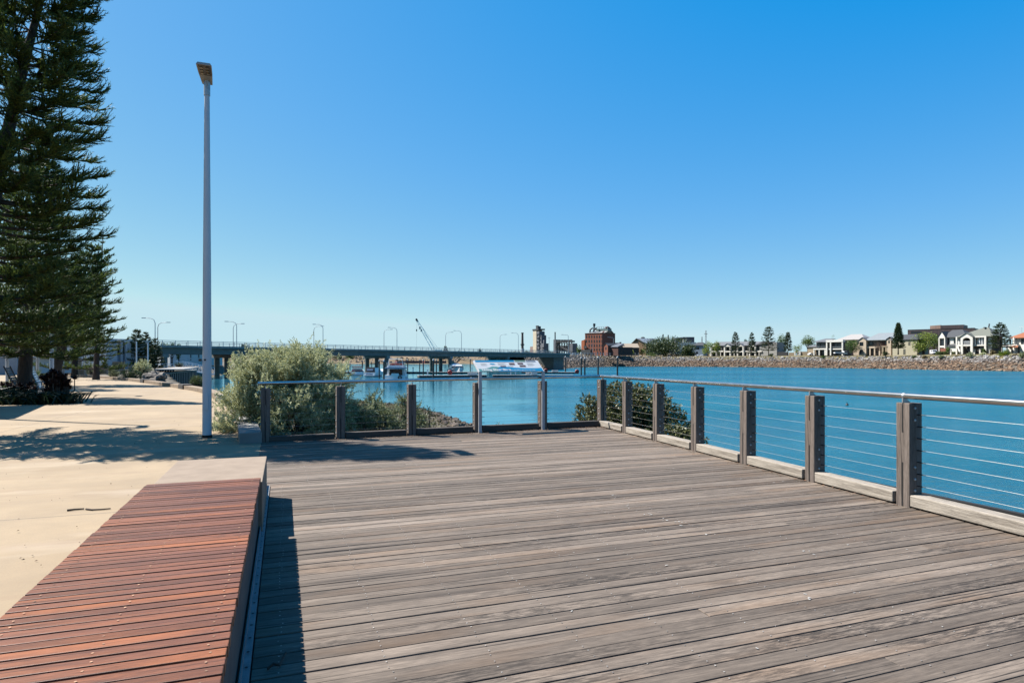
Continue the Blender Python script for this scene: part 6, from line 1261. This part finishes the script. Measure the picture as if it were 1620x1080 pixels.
# white house with front gable
f = Fac(1486, 258, 1516, 250); t = thing('house', f.p(1500, 561), 'white house with a tall glazed front gable and dark slate roof', 'house', GH)
part('wall', m_render, t, lambda q: (f.box(q, 1487.2, 1488.6, 534, 561, 1, .2), f.box(q, 1496, 1497.5, 534, 561, 1, .2), f.box(q, 1497.6, 1516, 533.5, 561, -.4, 9), f.prism if False else f.gable_wall(q, 1486.8, 1497.6, 534, 525, 1), f.box(q, 1488.6, 1496, 546.8, 549.5, .9, .4), f.box(q, 1488.6, 1496, 533.8, 535.2, .95, .4))); part('roof', m_slate, t, lambda q: (f.gable(q, 1486.6, 1497.8, 534, 524.6, 1, 9, over=.25), f.hip(q, 1492, 1530, 533, 521, 1496, 1512, 0, 9)))
windows(f, t, [(1488.7, 1495.9, 535.3, 546.6), (1488.8, 1495.8, 550, 560)], f=.4, b=.2); windows(f, t, [(1498, 1501.5, 534.5, 546), (1508, 1511, 535, 542.8)], f=-.3, b=.5); part('brick_bay', m_brick, t, lambda q: f.box(q, 1493, 1502, 551, 556.4, 2.2, -1.1)); part('garage', m_render, t, lambda q: f.box(q, 1502.5, 1515, 547.5, 561, .6, .38)); part('garage_roof', m_slate, t, lambda q: q.prism([f.p(1502, 547.6, 1.2), f.p(1515.5, 547.6, 1.2), f.p(1513, 544, -.3), f.p(1502, 545, -.3)], UP*.2)); part('gutter', m_render, t, lambda q: f.box(q, 1497.7, 1516.4, 532.7, 533.45, -.2, .4))
# white house with arched balcony
f = Fac(1512, 244, 1572, 231); t = thing('house', f.p(1540, 561), 'white two-storey house with an arched balcony and grey-green hipped roof', 'house', GH)
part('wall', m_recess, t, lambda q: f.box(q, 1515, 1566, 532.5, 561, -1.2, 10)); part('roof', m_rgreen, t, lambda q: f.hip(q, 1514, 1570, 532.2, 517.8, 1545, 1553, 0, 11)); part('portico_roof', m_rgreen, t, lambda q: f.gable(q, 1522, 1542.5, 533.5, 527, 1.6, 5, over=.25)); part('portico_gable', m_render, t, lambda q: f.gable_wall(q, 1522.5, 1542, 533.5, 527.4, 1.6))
def arch(q):
    f.box(q, 1523, 1526.3, 533.5, 560, 1.6, -.9); f.box(q, 1538.4, 1542, 533.5, 560, 1.6, -.9)
    for k in range(12):
        a0, a1 = math.pi*k/12, math.pi*(k+1)/12; c = 1532.35; r = 6.05; ya, yb = 538.3-4.2*math.sin(a0), 538.3-4.2*math.sin(a1)
        q.prism([f.p(c+r*math.cos(a0), ya, 1.6), f.p(c+r*math.cos(a1), yb, 1.6), f.p(c+r*math.cos(a1), 533.4, 1.6), f.p(c+r*math.cos(a0), 533.4, 1.6)], -f.N*.6)
part('portico', m_render, t, arch); part('balcony_slab', m_render, t, lambda q: (f.box(q, 1526.4, 1538.3, 545.2, 547.3, 1.5, .8), f.box(q, 1514.5, 1522.9, 545.2, 547.6, .6, .8), f.box(q, 1542.1, 1560.5, 545, 547, .5, .9)))
part('balcony_rail', m_white, t, lambda q: [f.box(q, 1526.4, 1538.3, 539.6, 540.0, 1.4, -1.3)]+[f.box(q, 1526.6+k*1.3, 1526.9+k*1.3, 540, 545.2, 1.35, -1.27) for k in range(9)]+[f.box(q, 1514.6, 1522.8, 540.4, 540.8, .55, -.45)]+[f.box(q, 1514.8+k*1.6, 1515.1+k*1.6, 540.8, 545.2, .52, -.45) for k in range(5)])
part('column', m_render, t, lambda q: f.box(q, 1558.2, 1561.2, 532.5, 561, .6, .2)); part('column', m_render, t, lambda q: f.box(q, 1542.4, 1544.0, 532.5, 545, .4, .2)); part('column', m_render, t, lambda q: f.box(q, 1513.2, 1515.4, 532.6, 561, .6, .2)); part('eaves_band', m_render, t, lambda q: f.box(q, 1542.6, 1561.4, 531.3, 533.6, .62, 0)); part('wall_panel', m_render, t, lambda q: (f.box(q, 1515.5, 1519, 534, 545, -.9, 1.1), f.box(q, 1561.4, 1567, 533, 561, -.8, 1.1), f.box(q, 1544.2, 1548.6, 534, 545, -.9, 1.1)))
windows(f, t, [(1549, 1557.6, 534.3, 544.8)], mat=m_bluewall, f=-.8, b=1.1, frame=m_white); windows(f, t, [(1527, 1531.8, 535.5, 545), (1533, 1537.8, 535.5, 545), (1519.4, 1522.4, 535.5, 545), (1527.5, 1537.5, 549, 560), (1546, 1557, 549, 559.5)], f=-1.0, b=1.3); part('stair', m_render, t, lambda q: q.tube([f.p(1517.5, 548, 1.2), f.p(1522, 556.5, 1.8)], .35, 4)); part('chimney_cap', m_slate, t, lambda q: f.box(q, 1547.6, 1550, 516.9, 518.6, -4, 5.2))
for px, w_ in ((1503, 1.8), (1540, 2.4), (1549, 2.0), (1565, 2)): 
    ff = Fac(1480, 252, 1580, 229); t2 = thing('gate_post', ff.p(px, 561), {1503: 'white gate post at the end of the long clipped hedge', 1540: 'white gate post before the arched balcony', 1549: 'white gate post right of the arch', 1565: 'white gate post beside the broad layered pine'}[px], 'post', 'white garden gate posts'); part('pier', m_render, t2, lambda q: ff.box(q, px, px+w_, 553, 561.5, 0, .5)); part('cap', m_render, t2, lambda q: ff.box(q, px-.2, px+w_+.2, 552.4, 553, .1, .6))
# orange-roofed house
f = Fac(1590, 232, 1650, 218); t = thing('house', f.p(1612, 561), 'white house with an orange tiled roof at the picture edge', 'house', GH); part('wall', m_render, t, lambda q: (f.box(q, 1600, 1650, 534, 561, -.6, 10), f.box(q, 1594, 1600, 546, 561, .2, 5))); part('roof', m_rorange, t, lambda q: f.hip(q, 1598, 1655, 533.5, 521, 1614, 1640, 0, 12)); part('column', m_render, t, lambda q: f.box(q, 1604.5, 1606.8, 533.6, 561, .8, .2)); part('balcony_slab', m_render, t, lambda q: f.box(q, 1596, 1612, 545, 547.4, 1, .55)); windows(f, t, [(1597.5, 1599.5, 537, 544)], f=.3); windows(f, t, [(1600.5, 1604, 535.5, 544.5), (1613.5, 1618, 535.5, 544), (1598, 1603, 549, 560), (1609, 1612.5, 549, 560)], f=-.5, b=.7); part('porch_roof', m_rorange, t, lambda q: q.prism([f.p(1604, 549.5, 2), f.p(1616, 549.5, 2), f.p(1613, 546.8, .8), f.p(1606, 546.8, .8)], UP*.2)); part('aerial', m_galv, t, lambda q: (q.tube([f.p(1608, 530, -3), f.p(1608, 517, -3)], .05, 4), q.tube([f.p(1604, 517.3, -3), f.p(1612, 516.8, -3)], .05, 4)))
t = thing('garden_gazebo', f.p(1598, 561, 3), 'small grey timber arbour before the orange-roofed house', 'arbour'); part('roof', m_railwood, t, lambda q: q.prism([f.p(1594, 549, 4), f.p(1604, 549, 4), f.p(1599, 546, 4)], -f.N*2.4)); 
for px in (1595, 1602.4): part('post', m_railwood, t, lambda q: f.box(q, px, px+.8, 549.02, 562, 3.9, -3.6))
# ------------------------------------------------------------------ vehicles
m_carwhite = M('white_car_paint', (1.25, 1.26, 1.27), rough=.25); m_carred = M('red_car_paint', (.42, .03, .03), rough=.3); m_cargrey = M('silver_car_paint', (.40, .42, .44), rough=.3, metal=.4); m_tyre = M('tyre', (.015, .015, .016), rough=.85)
def vehicle(px, d, z, rz, label, paint, kind='car', group=None):
    if px > 1020: d += 27; z = max(z, 4.1) if px > 1200 else z+.3
    b = V3((X(px, d), d, z)); t = thing({'car': 'parked_car', 'van': 'parked_van', 'truck': 'parked_truck'}[kind], b, label, kind, group); rot = Matrix.Rotation(rz, 3, 'Z'); W = lambda x, y, h: b+rot @ V3((x, y, h))
    if kind == 'car': prof = [(-2.2, .3), (2.2, .3), (2.25, .65), (2.1, .82), (1.1, .95), (.45, 1.42), (-1.0, 1.45), (-1.75, 1.0), (-2.2, .92)]; win = [(.95, .97), (.42, 1.36), (-.95, 1.38), (-1.5, 1.0)]; w_, L = 1.75, (-1.35, 1.38)
    elif kind == 'van': prof = [(-2.4, .35), (2.4, .35), (2.45, .95), (1.9, 1.15), (1.3, 2.0), (1.0, 2.12), (-2.35, 2.12), (-2.4, 1.9)]; win = [(1.75, 1.2), (1.2, 1.92), (.2, 1.92), (.2, 1.2)]; w_, L = 1.9, (-1.5, 1.5)
    else: prof = [(1.2, .5), (3.0, .5), (3.0, 1.3), (2.7, 2.1), (1.3, 2.1)]; win = [(2.85, 1.35), (2.6, 1.95), (1.6, 1.95), (1.6, 1.35)]; w_, L = 2.0, (-2.0, 2.1)
    part('body', paint, t, lambda q: q.prism([W(x, -w_/2, h) for x, h in prof], rot @ V3((0, w_, 0))), bevel=.06)
    if kind == 'truck': part('tray', m_carwhite, t, lambda q: q.para(W(-3.2, -1.05, .95), W(1.1, 0, 0)-W(-3.2, 0, 0), rot @ V3((0, 2.1, 0)), UP*.55)); part('chassis', m_dark, t, lambda q: q.para(W(-3.1, -.5, .6), W(2.6, 0, 0)-W(-3.1, 0, 0), rot @ V3((0, 1, 0)), UP*.34))
    for s in (-1, 1): part('side_window', m_glass, t, lambda q: q.prism([W(x, s*(w_/2+.012), h) for x, h in win], rot @ V3((0, -s*.05, 0))))
    wx = {'car': (.98, 1.38, .52, .96), 'van': (1.83, 1.95, 1.36, 1.22), 'truck': (2.93, 2.02, 2.74, 1.38)}[kind]
    part('windscreen', m_glass, t, lambda q: q.quad(W(wx[0]+.03, -w_*.43, wx[3]+.03), W(wx[0]+.03, w_*.43, wx[3]+.03), W(wx[2]+.06, w_*.40, wx[1]), W(wx[2]+.06, -w_*.40, wx[1])))
    for s in (-1, 1):
        for x in L: part('wheel', m_tyre, t, lambda q: q.tube([W(x, s*(w_/2-.2), .33), W(x, s*(w_/2+.02), .33)], .33, 12))
        part('headlight', m_offwhite, t, lambda q: q.box(W({'car': 2.2, 'van': 2.44, 'truck': 3.0}[kind], s*w_*.36, {'car': .68, 'van': .85, 'truck': .9}[kind]), .08, .3, .15, rz))
    return t
vehicle(1284.5, 322, 4.05, R(8), 'white car parked on the grass left of the modern columned house', m_carwhite); vehicle(1298.5, 322, 4.0, R(5), 'second white car parked partly before the modern columned house', m_carwhite)
vehicle(1330, 300, 4.15, R(-5), 'white tray truck parked before the modern columned house', m_carwhite, 'truck'); vehicle(1477, 262, 4.1, R(-108), 'white van facing the water beside the large lime green tree', m_carwhite, 'van')
GCAR = 'cars parked by the fig tree'
for i, (px, d, rz, mt, lb) in enumerate(((1061, 399, .2, m_carwhite, 'white car parked under the broad fig tree'), (1071.5, 398, 2.0, m_carred, 'red car parked between white cars under the fig tree'), (1082, 398, .1, m_carwhite, 'white car parked just right of the red one'), (1093.5, 397, 1.7, m_carwhite, 'white car parked at the right edge of the fig tree'), (1102, 396, 1.6, m_carwhite, 'white car parked below the grey-blue house, second from the lime green trees'), (1109, 395, 1.6, m_cargrey, 'silver car parked at the foot of the lime green trees'), (1034, 404, .4, m_carred, 'red car deep in the shade of the fig tree'))):
    vehicle(px, d, 3.5, rz, lb, mt, 'car', GCAR)
vehicle(908, 372, 4.35, R(190), 'white car on the road at the bridge end left of the brick mill', m_carwhite); vehicle(903, 378, 4.4, R(190), 'grey car on the road at the bridge end behind a white car', m_cargrey)
# street lamp in front of the mill, park lamps
for px, d, pt, lb, rt in ((970.5, 395, 534, 'grey street lamp with a long left arm before the brick mill', -1), (937.2, 400, 545, 'thin pole before the brick mill facade', 0), (868.8, 330, 535, 'thin lamp pole at the bridge end right of the silo tower', 0), (899, 345, 530, 'lamp pole at the bridge end before the conveyor works', -1)):
    b = V3((X(px, d), d, 4.1)); t = thing('street_lamp', b, lb, 'street lamp', 'lamps on the far bank'); z = Zp(pt, d); part('pole', m_galv, t, lambda q: q.tube([b, V3((b.x, b.y, z-.5)), V3((b.x+rt*.4, b.y, z)), V3((b.x+rt*3.0, b.y, z+.25))] if rt else [b, V3((b.x, b.y, z))], [.17, .12, .10, .09] if rt else [.14, .08], 7)); part('lamp_head', m_greyconc, t, lambda q: q.box(V3((b.x+rt*3.3, b.y, z+.25)), 1.1, .45, .2))
for px, d, lb in ((1309.5, 303, 'dark path lamp before the modern columned house'), (1566, 236, 'dark path lamp before the white house with the arch')):
    d += 24; b = V3((X(px, d), d, 4.0)); t = thing('path_lamp', b, lb, 'street lamp', 'dark path lamps'); part('pole', m_black, t, lambda q: q.tube([b, b+UP*3.2], .08, 6)); part('lantern', m_black, t, lambda q: q.tube([b+UP*3.2, b+UP*3.35, b+UP*3.7, b+UP*3.85], [.1, .3, .26, .05], 8))
# low fence on the road above the rocks near the mill
f = Fac(905, 352, 1012, 416); t = thing('fence', f.p(960, 562), 'long low grey wire fence along the road above the rocks', 'fence'); part('mesh', m_galv, t, lambda q: [f.box(q, 905, 1012, 558.2+k*1.1, 558.4+k*1.1, 0, .06) for k in range(3)])
for k in range(22): part('post', m_galv, t, lambda q: f.box(q, 905+k*5, 905.4+k*5, 557.6, 563, .05, .15))
# ------------------------------------------------------------------ shelter just outside the frame whose roof shades the path
sh = thing('shelter', (-17.5, 17.5, 0), 'flat-roofed shelter just outside the frame shading the path by the garden bed', 'shelter')
a, b = V3((-16.45, 19.85, 3)), V3((-13.8, 15.3, 3)); n_ = V3((-.86, -.5, 0))
part('roof', m_greyconc, sh, lambda q: q.para(a, b-a, n_*4.5, UP*.15))
for p in (a+n_*.4, b+n_*.4, a+n_*4, b+n_*4): part('post', m_white, sh, lambda q: q.tube([V3((p.x, p.y, 0)), V3((p.x, p.y, 3))], .07, 8))
# hills far inland
m_hill = M('distant_hill', (.20, .24, .25), (.15, .19, .19), rough=1, scale=.004)
xs = np.linspace(1000, 5200, 90); q = MB(); rs = random.Random(4)
hh = [40+26*math.sin(x*.0021)+14*math.sin(x*.0063+1)+9*math.sin(x*.017) for x in xs]
vs = []
for x, h in zip(xs, hh): vs += [(x, 4200, 0), (x, 4400, h), (x, 5200, h*1.15), (x, 5600, 0)]
q.add(vs, [(i*4+k, (i+1)*4+k, (i+1)*4+k+1, i*4+k+1) for i in range(len(xs)-1) for k in range(3)]); tag(q.build('hills', m_hill, smooth=True), kind='structure')
